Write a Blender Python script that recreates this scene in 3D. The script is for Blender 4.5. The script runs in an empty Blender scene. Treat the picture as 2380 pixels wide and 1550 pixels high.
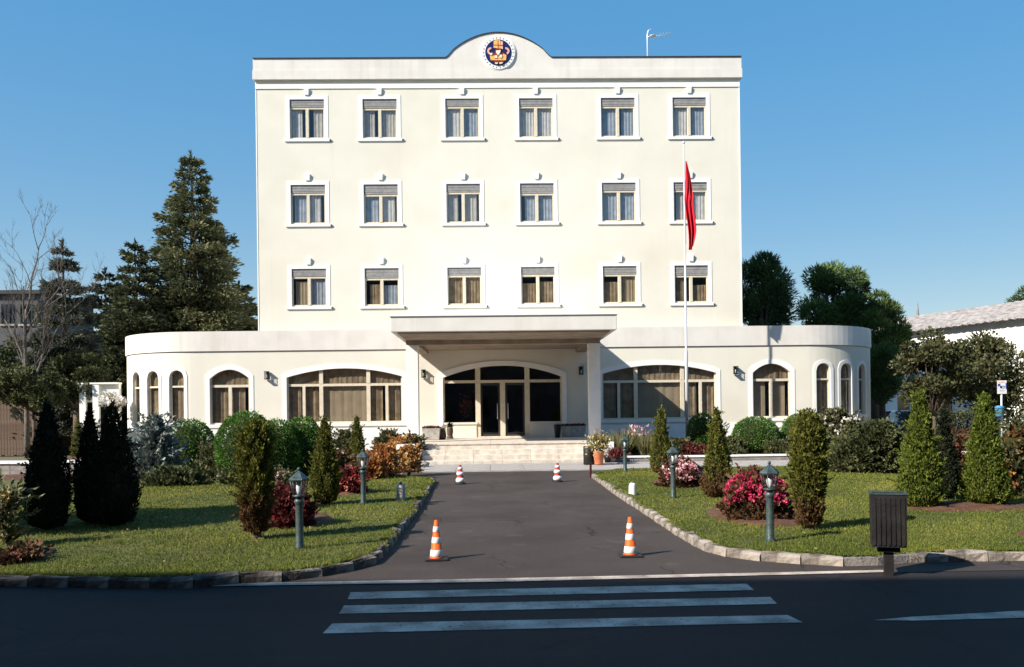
import bpy, math, random
import numpy as np
from mathutils import Vector, Matrix
random.seed(7); RNG = np.random.default_rng(7)
R = math.radians
scene = bpy.context.scene
col = scene.collection

# ------------------------------------------------------------------ camera
F, CX, CY = 2000.0, 1190.0, 955.0          # focal length and optical centre, in units of a 2379 wide picture
YAW, ROLL, EYE = 0.0198, 0.0122, 1.65
cam = bpy.data.cameras.new('camera'); camo = bpy.data.objects.new('camera', cam); col.objects.link(camo)
cam.sensor_width = 36; cam.sensor_fit = 'HORIZONTAL'; cam.lens = 36 * F / 2379
cam.shift_y = (CY - 775) / 2379; cam.clip_start = 0.05; cam.clip_end = 5000
camo.matrix_world = Matrix.Translation((0, 0, EYE)) @ Matrix.Rotation(-YAW, 4, 'Z') @ Matrix.Rotation(R(90), 4, 'X') @ Matrix.Rotation(-ROLL, 4, 'Z')
scene.camera = camo

# ------------------------------------------------------------------ sky and sun
SUN = Vector((1.0, 0.60, -0.83)).normalized()       # direction the light travels
ELEV = math.asin(-SUN.z); AZ = math.atan2(-SUN.x, -SUN.y)
world = bpy.data.worlds.new('World'); scene.world = world; world.use_nodes = True
nt = world.node_tree; nt.nodes.clear()
sky = nt.nodes.new('ShaderNodeTexSky'); sky.sky_type = 'NISHITA'; sky.sun_disc = False
sky.sun_elevation = ELEV; sky.sun_rotation = AZ
sky.altitude = 100; sky.air_density = 1.0; sky.dust_density = 0.35; sky.ozone_density = 2.0
bg = nt.nodes.new('ShaderNodeBackground'); bg.inputs['Strength'].default_value = 0.115
wo = nt.nodes.new('ShaderNodeOutputWorld')
gm = nt.nodes.new('ShaderNodeGamma'); gm.inputs['Gamma'].default_value = 0.22
hs = nt.nodes.new('ShaderNodeHueSaturation'); hs.inputs['Hue'].default_value = 0.504; hs.inputs['Saturation'].default_value = 4.0; hs.inputs['Value'].default_value = 2.65
nt.links.new(sky.outputs[0], gm.inputs[0]); nt.links.new(gm.outputs[0], hs.inputs['Color']); nt.links.new(hs.outputs[0], bg.inputs[0]); nt.links.new(bg.outputs[0], wo.inputs[0])
sl = bpy.data.lights.new('sun', 'SUN'); sl.energy = 5.0; sl.angle = R(0.5); sl.color = (1, 0.93, 0.82)
so = bpy.data.objects.new('sun', sl); col.objects.link(so)
so.rotation_euler = SUN.to_track_quat('-Z', 'Y').to_euler(); so.location = (-30, -20, 40)
vs = scene.view_settings
vs.view_transform = 'Standard'; vs.look = 'None'; vs.gamma = 1; vs.exposure = 0.74; vs.use_curve_mapping = False

# ------------------------------------------------------------------ helpers
def ray(px, py):
    a, b = px - CX, py - CY
    c, s = math.cos(ROLL), math.sin(ROLL)
    u = (c*a - s*b)/F; v = (s*a + c*b)/F
    return Vector((u*math.cos(YAW) + math.sin(YAW), -u*math.sin(YAW) + math.cos(YAW), -v))
def gp(px, py, z=0.0):                       # point on the level ground z
    r = ray(px, py); t = (z - EYE)/r.z
    return (r.x*t, r.y*t)
def wp(px, py, Y):                           # point on the upright plane Y
    r = ray(px, py); t = Y/r.y
    return (r.x*t, EYE + r.z*t)

def mat(name, color, rough=0.7, metal=0.0, spec=0.3, noise=None, bump=0.0, bscale=40, c2=None, nscale=6, detail=6, contrast=(0.35, 0.65)):
    m = bpy.data.materials.new(name); m.use_nodes = True
    n = m.node_tree.nodes; l = m.node_tree.links
    p = n['Principled BSDF']; p.inputs['Base Color'].default_value = (*color, 1)
    p.inputs['Roughness'].default_value = rough; p.inputs['Metallic'].default_value = metal
    p.inputs['Specular IOR Level'].default_value = spec
    tc = n.new('ShaderNodeTexCoord')
    if c2 is not None:
        t = n.new('ShaderNodeTexNoise'); t.inputs['Scale'].default_value = nscale; t.inputs['Detail'].default_value = detail
        l.new(tc.outputs['Object'], t.inputs['Vector'])
        r = n.new('ShaderNodeValToRGB'); r.color_ramp.elements[0].position = contrast[0]; r.color_ramp.elements[1].position = contrast[1]
        r.color_ramp.elements[0].color = (*color, 1); r.color_ramp.elements[1].color = (*c2, 1)
        l.new(t.outputs['Fac'], r.inputs['Fac']); l.new(r.outputs['Color'], p.inputs['Base Color'])
    if bump:
        t2 = n.new('ShaderNodeTexNoise'); t2.inputs['Scale'].default_value = bscale; t2.inputs['Detail'].default_value = 5
        l.new(tc.outputs['Object'], t2.inputs['Vector'])
        b = n.new('ShaderNodeBump'); b.inputs['Strength'].default_value = bump; b.inputs['Distance'].default_value = 0.02
        l.new(t2.outputs['Fac'], b.inputs['Height']); l.new(b.outputs['Normal'], p.inputs['Normal'])
    return m

def two_noise(m, dark, scale, lo, hi):        # a second, larger pattern of stains multiplied over a material's colour
    n = m.node_tree.nodes; l = m.node_tree.links; p = n['Principled BSDF']
    src = p.inputs['Base Color'].links[0].from_socket
    tc = n.new('ShaderNodeTexCoord'); t = n.new('ShaderNodeTexNoise'); t.inputs['Detail'].default_value = 4
    mp = n.new('ShaderNodeMapping'); mp.inputs['Scale'].default_value = scale if isinstance(scale, tuple) else (scale,)*3; t.inputs['Scale'].default_value = 1.0
    l.new(tc.outputs['Object'], mp.inputs['Vector']); l.new(mp.outputs[0], t.inputs['Vector'])
    r = n.new('ShaderNodeMapRange'); r.inputs['From Min'].default_value = lo; r.inputs['From Max'].default_value = hi
    l.new(t.outputs['Fac'], r.inputs['Value'])
    mx = n.new('ShaderNodeMix'); mx.data_type = 'RGBA'; mx.blend_type = 'MULTIPLY'; mx.inputs[7].default_value = (*dark, 1)
    l.new(r.outputs['Result'], mx.inputs[0]); l.new(src, mx.inputs[6]); l.new(mx.outputs[2], p.inputs['Base Color'])

def leafmat(name, dark, mid, light, trans=0.25, rough=0.65, dry=None):
    m = bpy.data.materials.new(name); m.use_nodes = True
    n = m.node_tree.nodes; l = m.node_tree.links
    p = n['Principled BSDF']; p.inputs['Roughness'].default_value = rough; p.inputs['Specular IOR Level'].default_value = 0.15
    a = n.new('ShaderNodeAttribute'); a.attribute_name = 'tint'
    r = n.new('ShaderNodeValToRGB'); e = r.color_ramp.elements
    e[0].color = (*dark, 1); e[1].color = (*light, 1); k = e.new(0.5); k.color = (*mid, 1)
    l.new(a.outputs['Fac'], r.inputs['Fac']); csock = r.outputs['Color']
    if dry:
        d = n.new('ShaderNodeAttribute'); d.attribute_name = 'dry'
        mx = n.new('ShaderNodeMix'); mx.data_type = 'RGBA'; mx.inputs[7].default_value = (*dry, 1)
        l.new(d.outputs['Fac'], mx.inputs[0]); l.new(csock, mx.inputs[6]); csock = mx.outputs[2]
    l.new(csock, p.inputs['Base Color'])
    tr = n.new('ShaderNodeBsdfTranslucent'); l.new(csock, tr.inputs['Color'])
    ms = n.new('ShaderNodeMixShader'); ms.inputs[0].default_value = trans
    l.new(p.outputs[0], ms.inputs[1]); l.new(tr.outputs[0], ms.inputs[2]); l.new(ms.outputs[0], n['Material Output'].inputs[0])
    return m

def glassmat(name, tint=(0.8, 0.83, 0.85), ior=1.6, rough=0.02):
    m = bpy.data.materials.new(name); m.use_nodes = True
    n = m.node_tree.nodes; l = m.node_tree.links; n.remove(n['Principled BSDF'])
    t = n.new('ShaderNodeBsdfTransparent'); t.inputs[0].default_value = (*tint, 1)
    g = n.new('ShaderNodeBsdfGlossy'); g.inputs['Roughness'].default_value = rough
    lw = n.new('ShaderNodeLayerWeight'); pw = n.new('ShaderNodeMath'); pw.operation = 'POWER'; pw.inputs[1].default_value = 5
    l.new(lw.outputs['Facing'], pw.inputs[0]); f0 = ((ior-1)/(ior+1))**2
    f = n.new('ShaderNodeMapRange'); f.inputs['To Min'].default_value = f0; f.inputs['To Max'].default_value = 1.0; l.new(pw.outputs[0], f.inputs['Value'])
    tc = n.new('ShaderNodeTexCoord'); no = n.new('ShaderNodeTexNoise'); no.inputs['Scale'].default_value = 0.7
    b = n.new('ShaderNodeBump'); b.inputs['Strength'].default_value = 0.06; b.inputs['Distance'].default_value = 0.05
    l.new(tc.outputs['Object'], no.inputs['Vector']); l.new(no.outputs['Fac'], b.inputs['Height']); l.new(b.outputs['Normal'], g.inputs['Normal'])
    ms = n.new('ShaderNodeMixShader'); l.new(f.outputs[0], ms.inputs[0]); l.new(t.outputs[0], ms.inputs[1]); l.new(g.outputs[0], ms.inputs[2])
    l.new(ms.outputs[0], n['Material Output'].inputs[0])
    return m

def tag(o, label=None, cat=None, group=None, kind=None):
    if label: o['label'] = label
    if cat: o['category'] = cat
    if group: o['group'] = group
    if kind: o['kind'] = kind
    return o
def empty(name, loc, label=None, cat=None, group=None, rz=0.0):
    o = bpy.data.objects.new(name, None); col.objects.link(o); o.location = loc; o.rotation_euler = (0, 0, rz)
    o.empty_display_size = 0.1
    return tag(o, label, cat, group)

class MB:
    def __init__(s): s.v = []; s.f = []; s.smooth = []
    def add(s, vs, fs, smooth=False):
        b = len(s.v); s.v += [tuple(p) for p in vs]
        for f in fs: s.f.append(tuple(b+i for i in f)); s.smooth.append(smooth)
        return s
    def box(s, x0, x1, y0, y1, z0, z1):
        return s.hexa([(x0,y0,z0),(x1,y0,z0),(x1,y1,z0),(x0,y1,z0),(x0,y0,z1),(x1,y0,z1),(x1,y1,z1),(x0,y1,z1)])
    def hexa(s, p): return s.add(p, [(0,3,2,1),(4,5,6,7),(0,1,5,4),(1,2,6,5),(2,3,7,6),(3,0,4,7)])
    def quad(s, a, b, c, d): return s.add([a,b,c,d], [(0,1,2,3)])
    def lathe(s, prof, seg=16, c=(0,0,0), smooth=True, rot=0.0, cap=True):
        vs = []; fs = []
        for (r, z) in prof:
            for k in range(seg):
                a = rot + 2*math.pi*k/seg; vs.append((c[0]+r*math.cos(a), c[1]+r*math.sin(a), c[2]+z))
        for i in range(len(prof)-1):
            for k in range(seg):
                k2 = (k+1) % seg; fs.append((i*seg+k, i*seg+k2, (i+1)*seg+k2, (i+1)*seg+k))
        if cap: fs.append(tuple(range(seg-1, -1, -1))); fs.append(tuple((len(prof)-1)*seg+k for k in range(seg)))
        return s.add(vs, fs, smooth)
    def tube(s, pts, rads, seg=6, smooth=True):
        vs = []; fs = []; pts = [Vector(p) for p in pts]
        for i, p in enumerate(pts):
            d = (pts[min(i+1, len(pts)-1)] - pts[max(i-1, 0)])
            d = d.normalized() if d.length > 1e-9 else Vector((0,0,1))
            a = d.cross(Vector((0.31, 0.77, 0.55))); a = a.normalized() if a.length > 1e-3 else d.orthogonal().normalized(); b = d.cross(a)
            for k in range(seg):
                t = 2*math.pi*k/seg; q = p + (a*math.cos(t) + b*math.sin(t))*rads[i]; vs.append(tuple(q))
        for i in range(len(pts)-1):
            for k in range(seg):
                k2 = (k+1) % seg; fs.append((i*seg+k, i*seg+k2, (i+1)*seg+k2, (i+1)*seg+k))
        fs.append(tuple(range(seg-1, -1, -1))); fs.append(tuple((len(pts)-1)*seg+k for k in range(seg)))
        return s.add(vs, fs, smooth)
    def prism(s, poly, y0, y1):              # polygon in x,z extruded along y
        n = len(poly); vs = [(x, y0, z) for x, z in poly] + [(x, y1, z) for x, z in poly]
        return s.add(vs, [tuple(range(n)), tuple(range(2*n-1, n-1, -1))] + [(i, i+n, (i+1) % n + n, (i+1) % n) for i in range(n)])
    def mesh(s, name):
        me = bpy.data.meshes.new(name); me.from_pydata(s.v, [], s.f)
        if any(s.smooth): me.polygons.foreach_set('use_smooth', s.smooth)
        me.update(); return me
    def build(s, name, m=None, parent=None, loc=None, bevel=0.0):
        me = s.mesh(name); o = bpy.data.objects.new(name, me); col.objects.link(o)
        if m: me.materials.append(m)
        if parent: o.parent = parent
        if loc: o.location = loc
        if bevel:
            b = o.modifiers.new('bevel', 'BEVEL'); b.width = bevel; b.segments = 2; b.limit_method = 'ANGLE'
        return o
def structure(o): o['kind'] = 'structure'; return o

# ------------------------------------------------------------------ materials
M = {}
M['wall'] = mat('cream_render', (0.70, 0.672, 0.585), 0.85, c2=(0.74, 0.71, 0.62), nscale=0.8, bump=0.15, bscale=60)
two_noise(M['wall'], (0.94, 0.92, 0.89), 0.35, 0.5, 0.75); two_noise(M['wall'], (0.975, 0.968, 0.955), (5.0, 5.0, 0.22), 0.60, 0.76)
M['trim'] = mat('white_trim', (0.82, 0.81, 0.78), 0.7, c2=(0.88, 0.87, 0.84), nscale=3, bump=0.1)
M['band'] = mat('parapet_render', (0.66, 0.63, 0.585), 0.8, c2=(0.73, 0.70, 0.655), nscale=1.2, bump=0.15)
two_noise(M['band'], (0.93, 0.915, 0.90), (4.0, 4.0, 0.35), 0.5, 0.75)
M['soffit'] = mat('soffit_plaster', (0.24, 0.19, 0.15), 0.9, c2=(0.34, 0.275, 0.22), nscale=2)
M['cap'] = mat('dark_flashing', (0.05, 0.05, 0.055), 0.5, metal=0.3)
M['frame'] = mat('cream_window_frame', (0.62, 0.55, 0.42), 0.5, c2=(0.70, 0.63, 0.50), nscale=9)
M['shutter'] = mat('grey_shutter', (0.24, 0.235, 0.235), 0.5, c2=(0.32, 0.31, 0.30), nscale=8)
M['glass'] = glassmat('window_glass', tint=(0.88, 0.9, 0.92), ior=2.0)
M['glassdark'] = glassmat('entrance_glass', tint=(0.55, 0.57, 0.6), ior=1.5)
M['net'] = mat('grey_net_curtain', (0.50, 0.47, 0.43), 0.95, c2=(0.62, 0.58, 0.53), nscale=5)
M['net2'] = mat('warm_net_curtain', (0.43, 0.38, 0.32), 0.95, c2=(0.54, 0.49, 0.42), nscale=5)
M['net3'] = mat('blue_reflect_curtain', (0.27, 0.30, 0.34), 0.95, c2=(0.38, 0.41, 0.44), nscale=5)  # varied cloth tone; on the lower left panes it paints a blue reflection
M['brown'] = mat('brown_curtain', (0.20, 0.14, 0.08), 0.95, c2=(0.33, 0.245, 0.15), nscale=4)
M['brown2'] = mat('tan_blind', (0.32, 0.245, 0.155), 0.95, c2=(0.38, 0.295, 0.19), nscale=3)
M['roomdark'] = mat('dim_room', (0.03, 0.03, 0.035), 0.9)
M['roof'] = mat('flat_roof_felt', (0.22, 0.21, 0.20), 0.9, c2=(0.3, 0.29, 0.28), nscale=2)
M['stone'] = mat('beige_stone', (0.50, 0.44, 0.37), 0.8, c2=(0.68, 0.61, 0.53), nscale=5, bump=0.4, bscale=30)
M['slab'] = mat('grey_paving', (0.30, 0.275, 0.255), 0.85, c2=(0.42, 0.39, 0.365), nscale=3, bump=0.3)
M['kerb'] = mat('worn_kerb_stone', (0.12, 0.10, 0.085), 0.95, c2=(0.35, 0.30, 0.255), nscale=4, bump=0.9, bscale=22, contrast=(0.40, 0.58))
M['asphalt'] = mat('road_asphalt', (0.0175, 0.0135, 0.0140), 0.85, c2=(0.028, 0.022, 0.022), nscale=60, bump=0.5, bscale=220)
two_noise(M['asphalt'], (0.60, 0.60, 0.62), (0.25, 0.9, 1), 0.42, 0.68); two_noise(M['asphalt'], (1.45, 1.42, 1.4), (0.5, 1.6, 1), 0.58, 0.72)
M['drive'] = mat('driveway_asphalt', (0.050, 0.0385, 0.0335), 0.85, c2=(0.073, 0.057, 0.050), nscale=45, bump=0.5, bscale=200)
two_noise(M['drive'], (0.70, 0.68, 0.66), 0.7, 0.42, 0.66); two_noise(M['drive'], (1.5, 1.45, 1.4), 1.9, 0.60, 0.70)
def cracks(m, scale, width, depth):
    n = m.node_tree.nodes; l = m.node_tree.links; p = n['Principled BSDF']; src = p.inputs['Base Color'].links[0].from_socket
    tc = n.new('ShaderNodeTexCoord'); nz = n.new('ShaderNodeTexNoise'); nz.inputs['Scale'].default_value = 2.5; nz.inputs['Detail'].default_value = 6
    l.new(tc.outputs['Object'], nz.inputs['Vector'])
    ad = n.new('ShaderNodeVectorMath'); ad.operation = 'MULTIPLY_ADD'; ad.inputs[1].default_value = (.55, .55, 0); l.new(nz.outputs['Color'], ad.inputs[0]); l.new(tc.outputs['Object'], ad.inputs[2])
    v = n.new('ShaderNodeTexVoronoi'); v.feature = 'DISTANCE_TO_EDGE'; v.inputs['Scale'].default_value = scale; l.new(ad.outputs[0], v.inputs['Vector'])
    r = n.new('ShaderNodeMapRange'); r.inputs['From Min'].default_value = 0; r.inputs['From Max'].default_value = width; r.inputs['To Min'].default_value = depth; r.inputs['To Max'].default_value = 0
    l.new(v.outputs['Distance'], r.inputs['Value'])
    n2 = n.new('ShaderNodeTexNoise'); n2.inputs['Scale'].default_value = 0.5; l.new(tc.outputs['Object'], n2.inputs['Vector'])
    r2 = n.new('ShaderNodeMapRange'); r2.inputs['From Min'].default_value = .45; r2.inputs['From Max'].default_value = .58; l.new(n2.outputs['Fac'], r2.inputs['Value'])
    mu = n.new('ShaderNodeMath'); mu.operation = 'MULTIPLY'; l.new(r.outputs[0], mu.inputs[0]); l.new(r2.outputs[0], mu.inputs[1])
    mx = n.new('ShaderNodeMix'); mx.data_type = 'RGBA'; mx.inputs[7].default_value = (0.008, 0.007, 0.007, 1)
    l.new(mu.outputs[0], mx.inputs[0]); l.new(src, mx.inputs[6]); l.new(mx.outputs[2], p.inputs['Base Color'])
cracks(M['asphalt'], 0.55, 0.014, 0.9); cracks(M['drive'], 0.6, 0.012, 0.9)
def paintmat():
    m = mat('worn_road_paint', (0.28, 0.225, 0.185), 0.85, c2=(0.62, 0.51, 0.43), nscale=3, bump=0.3, bscale=120)
    n = m.node_tree.nodes; l = m.node_tree.links; p = n['Principled BSDF']
    tc = n.new('ShaderNodeTexCoord'); t = n.new('ShaderNodeTexNoise'); t.inputs['Scale'].default_value = 26; t.inputs['Detail'].default_value = 10; t.inputs['Roughness'].default_value = 0.65
    l.new(tc.outputs['Object'], t.inputs['Vector'])
    r = n.new('ShaderNodeMapRange'); r.inputs['From Min'].default_value = 0.29; r.inputs['From Max'].default_value = 0.43
    l.new(t.outputs['Fac'], r.inputs['Value']); l.new(r.outputs['Result'], p.inputs['Alpha'])
    return m
M['paint'] = paintmat()
M['lawn'] = mat('lawn_soil', (0.06, 0.072, 0.018), 0.95, c2=(0.13, 0.12, 0.04), nscale=2.5, bump=0.8, bscale=60)
M['soil'] = mat('red_soil', (0.075, 0.035, 0.020), 0.95, c2=(0.13, 0.065, 0.038), nscale=9, bump=1.0, bscale=25)
M['earth'] = mat('far_ground', (0.10, 0.10, 0.06), 0.95, c2=(0.16, 0.14, 0.09), nscale=0.2)
M['bark'] = mat('bark', (0.07, 0.05, 0.037), 0.95, c2=(0.13, 0.10, 0.075), nscale=12, bump=0.9, bscale=18)
M['palebark'] = mat('pale_bark', (0.09, 0.075, 0.065), 0.9, c2=(0.17, 0.145, 0.125), nscale=10, bump=0.5)
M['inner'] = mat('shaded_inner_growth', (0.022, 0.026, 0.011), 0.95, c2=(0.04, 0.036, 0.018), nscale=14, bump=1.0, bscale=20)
M['iron'] = mat('green_grey_iron', (0.045, 0.07, 0.07), 0.45, 0.4, 0.5, c2=(0.09, 0.125, 0.125), nscale=14, bump=0.2)
M['lampglass'] = glassmat('lantern_glass', tint=(0.85, 0.88, 0.88), ior=1.6, rough=0.12)
M['bulb'] = mat('frosted_bulb', (0.85, 0.86, 0.88), 0.15, spec=0.8)
M['orange'] = mat('orange_plastic', (0.85, 0.13, 0.012), 0.45, c2=(0.66, 0.10, 0.012), nscale=7)
M['red'] = mat('red_plastic', (0.55, 0.05, 0.03), 0.5, c2=(0.40, 0.045, 0.03), nscale=9)
M['white'] = mat('white_plastic', (0.82, 0.82, 0.82), 0.4, c2=(0.66, 0.65, 0.63), nscale=8)
M['black'] = mat('black_rubber', (0.02, 0.02, 0.022), 0.6)
M['bin'] = mat('dark_metal_bin', (0.010, 0.0095, 0.010), 0.55, 0.2, 0.35, c2=(0.026, 0.024, 0.024), nscale=6, bump=0.2)
M['flag'] = mat('red_flag', (0.62, 0.012, 0.03), 0.75, c2=(0.50, 0.01, 0.025), nscale=6)
M['pole'] = mat('grey_white_pole', (0.62, 0.63, 0.65), 0.35, 0.2, 0.5)
M['concrete'] = mat('weathered_concrete', (0.30, 0.285, 0.26), 0.9, c2=(0.46, 0.44, 0.41), nscale=7, bump=0.5)
M['darkconcrete'] = mat('grey_block', (0.21, 0.185, 0.17), 0.9, c2=(0.31, 0.28, 0.26), nscale=6, bump=0.5)
M['blue'] = mat('emblem_blue', (0.010, 0.016, 0.10), 0.4)
M['gold'] = mat('emblem_gold', (0.75, 0.36, 0.06), 0.4, c2=(0.85, 0.52, 0.18), nscale=9)
M['pink'] = mat('emblem_pink', (0.80, 0.40, 0.30), 0.5)
M['crimson'] = mat('emblem_crimson', (0.30, 0.015, 0.01), 0.5); M['maroonpaint'] = mat('dull_maroon_paint', (0.06, 0.012, 0.012), 0.6)
M['cream'] = mat('emblem_cream', (0.78, 0.70, 0.58), 0.5)
M['clay'] = mat('terracotta', (0.55, 0.17, 0.075), 0.8, c2=(0.64, 0.25, 0.13), nscale=6)
M['brownpot'] = mat('dark_glazed_pot', (0.055, 0.036, 0.024), 0.5, c2=(0.12, 0.085, 0.06), nscale=8)
M['blackpot'] = mat('black_pot', (0.012, 0.012, 0.013), 0.4)
M['greybuilding'] = mat('grey_render', (0.19, 0.185, 0.195), 0.9, c2=(0.24, 0.23, 0.235), nscale=1)
M['tile'] = mat('pale_roof_tile', (0.22, 0.19, 0.175), 0.85, c2=(0.42, 0.38, 0.355), nscale=3, bump=0.6)
M['carpaint'] = mat('white_car_paint', (0.80, 0.80, 0.81), 0.2, spec=0.6)
M['carglass'] = mat('car_glass', (0.012, 0.014, 0.018), 0.06, spec=0.8)
M['signblue'] = mat('sign_blue', (0.03, 0.06, 0.32), 0.5)
M['bluebin'] = mat('blue_plastic', (0.05, 0.19, 0.34), 0.5, c2=(0.09, 0.27, 0.42), nscale=8)
M['wood'] = mat('brown_fence_wood', (0.11, 0.072, 0.052), 0.85, c2=(0.17, 0.12, 0.088), nscale=6, bump=0.4)
M['rock'] = mat('grey_rock', (0.20, 0.18, 0.165), 0.9, c2=(0.36, 0.33, 0.31), nscale=5, bump=0.8)

L = {}
L['cypress'] = leafmat('gold_cypress_leaf', (0.046, 0.055, 0.013), (0.112, 0.121, 0.024), (0.224, 0.218, 0.040), dry=(0.13, 0.07, 0.033))
L['thuja'] = leafmat('green_thuja_leaf', (0.040, 0.057, 0.011), (0.098, 0.132, 0.021), (0.196, 0.230, 0.034), dry=(0.14, 0.08, 0.04))
L['box'] = leafmat('boxwood_leaf', (0.041, 0.094, 0.020), (0.094, 0.199, 0.037), (0.176, 0.312, 0.061), dry=(0.11, 0.085, 0.03))
L['dark'] = leafmat('dark_shade_leaf', (0.010, 0.014, 0.007), (0.018, 0.023, 0.011), (0.030, 0.036, 0.018), 0.1, dry=(0.03, 0.025, 0.02))  # near-black green: dark foliage tint with the cypresses' shade put into the colour
L['conifer'] = leafmat('spruce_needles', (0.042, 0.052, 0.029), (0.099, 0.114, 0.059), (0.236, 0.232, 0.115), 0.15)
L['conifer2'] = leafmat('grey_conifer_needles', (0.049, 0.056, 0.044), (0.100, 0.114, 0.083), (0.186, 0.197, 0.153), 0.15)
L['pine'] = leafmat('pine_needles', (0.044, 0.067, 0.025), (0.097, 0.149, 0.044), (0.205, 0.289, 0.071), 0.2)
L['olive'] = leafmat('olive_leaf', (0.043, 0.048, 0.019), (0.101, 0.104, 0.043), (0.234, 0.224, 0.128), 0.2)
L['shade'] = leafmat('dull_green_leaf', (0.036, 0.046, 0.021), (0.078, 0.090, 0.036), (0.163, 0.163, 0.073), 0.2)
L['blue'] = leafmat('blue_spruce_needles', (0.08, 0.10, 0.095), (0.17, 0.20, 0.19), (0.34, 0.37, 0.35), 0.1)
L['rust'] = leafmat('rust_leaf', (0.149, 0.056, 0.023), (0.373, 0.143, 0.043), (0.559, 0.323, 0.124), 0.25)
L['maroon'] = leafmat('maroon_leaf', (0.045, 0.010, 0.012), (0.13, 0.025, 0.028), (0.24, 0.075, 0.06), 0.2)
L['bronze'] = leafmat('bronze_leaf', (0.05, 0.025, 0.014), (0.11, 0.05, 0.028), (0.20, 0.13, 0.06), 0.2)
L['grass'] = leafmat('grass_blade', (0.071, 0.095, 0.017), (0.151, 0.184, 0.029), (0.273, 0.252, 0.064), 0.3)
L['reed'] = leafmat('reed_leaf', (0.07, 0.09, 0.025), (0.17, 0.18, 0.07), (0.34, 0.26, 0.15), 0.25)
L['f_magenta'] = leafmat('magenta_petal', (0.375, 0.019, 0.069), (0.625, 0.044, 0.144), (0.900, 0.200, 0.325), 0.25)
L['f_pink'] = leafmat('pink_white_petal', (0.495, 0.077, 0.132), (0.858, 0.462, 0.506), (0.968, 0.902, 0.880), 0.25)
L['f_red'] = leafmat('red_petal', (0.28, 0.03, 0.03), (0.55, 0.09, 0.08), (0.75, 0.36, 0.27), 0.25)
L['f_white'] = leafmat('white_petal', (0.65, 0.58, 0.48), (0.80, 0.76, 0.68), (0.88, 0.86, 0.82), 0.25)
L['f_yellow'] = leafmat('yellow_petal', (0.45, 0.28, 0.06), (0.66, 0.48, 0.16), (0.80, 0.70, 0.42), 0.25)

# ------------------------------------------------------------------ foliage helpers
def unit(a): return a/np.maximum(np.linalg.norm(a, axis=1, keepdims=True), 1e-9)
def leaf_cloud(name, P, D, length, width, tint, m, parent=None, dry=None, kind=None):
    """rhombic leaves: base, side, tip, side"""
    n = len(P); P = np.asarray(P, float); D = unit(np.asarray(D, float))
    S = unit(np.cross(D, RNG.normal(size=(n, 3)))); N = np.cross(D, S)
    Ln = (np.asarray(length)*np.ones(n)*RNG.uniform(0.7, 1.3, n))[:, None]; Wd = (np.asarray(width)*np.ones(n)*RNG.uniform(0.7, 1.3, n))[:, None]
    mid = P + D*Ln*0.45 + N*Wd*0.18
    V = np.stack([P, mid + S*Wd*0.5, P + D*Ln, mid - S*Wd*0.5], 1).reshape(-1, 3)
    me = bpy.data.meshes.new(name); me.vertices.add(4*n); me.vertices.foreach_set('co', V.astype(np.float32).ravel())
    me.loops.add(4*n); me.loops.foreach_set('vertex_index', np.arange(4*n, dtype=np.int32))
    me.polygons.add(n); me.polygons.foreach_set('loop_start', np.arange(0, 4*n, 4, dtype=np.int32))
    me.update(calc_edges=True)
    a = me.attributes.new('tint', 'FLOAT', 'POINT'); a.data.foreach_set('value', np.repeat(np.clip(tint, 0, 1), 4).astype(np.float32))
    if dry is not None:
        a = me.attributes.new('dry', 'FLOAT', 'POINT'); a.data.foreach_set('value', np.repeat(np.clip(dry, 0, 1), 4).astype(np.float32))
    me.materials.append(m); o = bpy.data.objects.new(name, me); col.objects.link(o)
    if parent: o.parent = parent
    if kind: o['kind'] = kind
    return o
def lumps(th, t, k=6, amp=0.12):
    s = np.zeros_like(th); k = k+5
    for i in range(k):
        s += np.sin(RNG.integers(1, 5 + i)*th + RNG.uniform(2, 9+3*i)*t*(1 if i % 2 else -1) + RNG.uniform(0, 6.3))
    return 1 + amp*s/math.sqrt(k)

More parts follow.
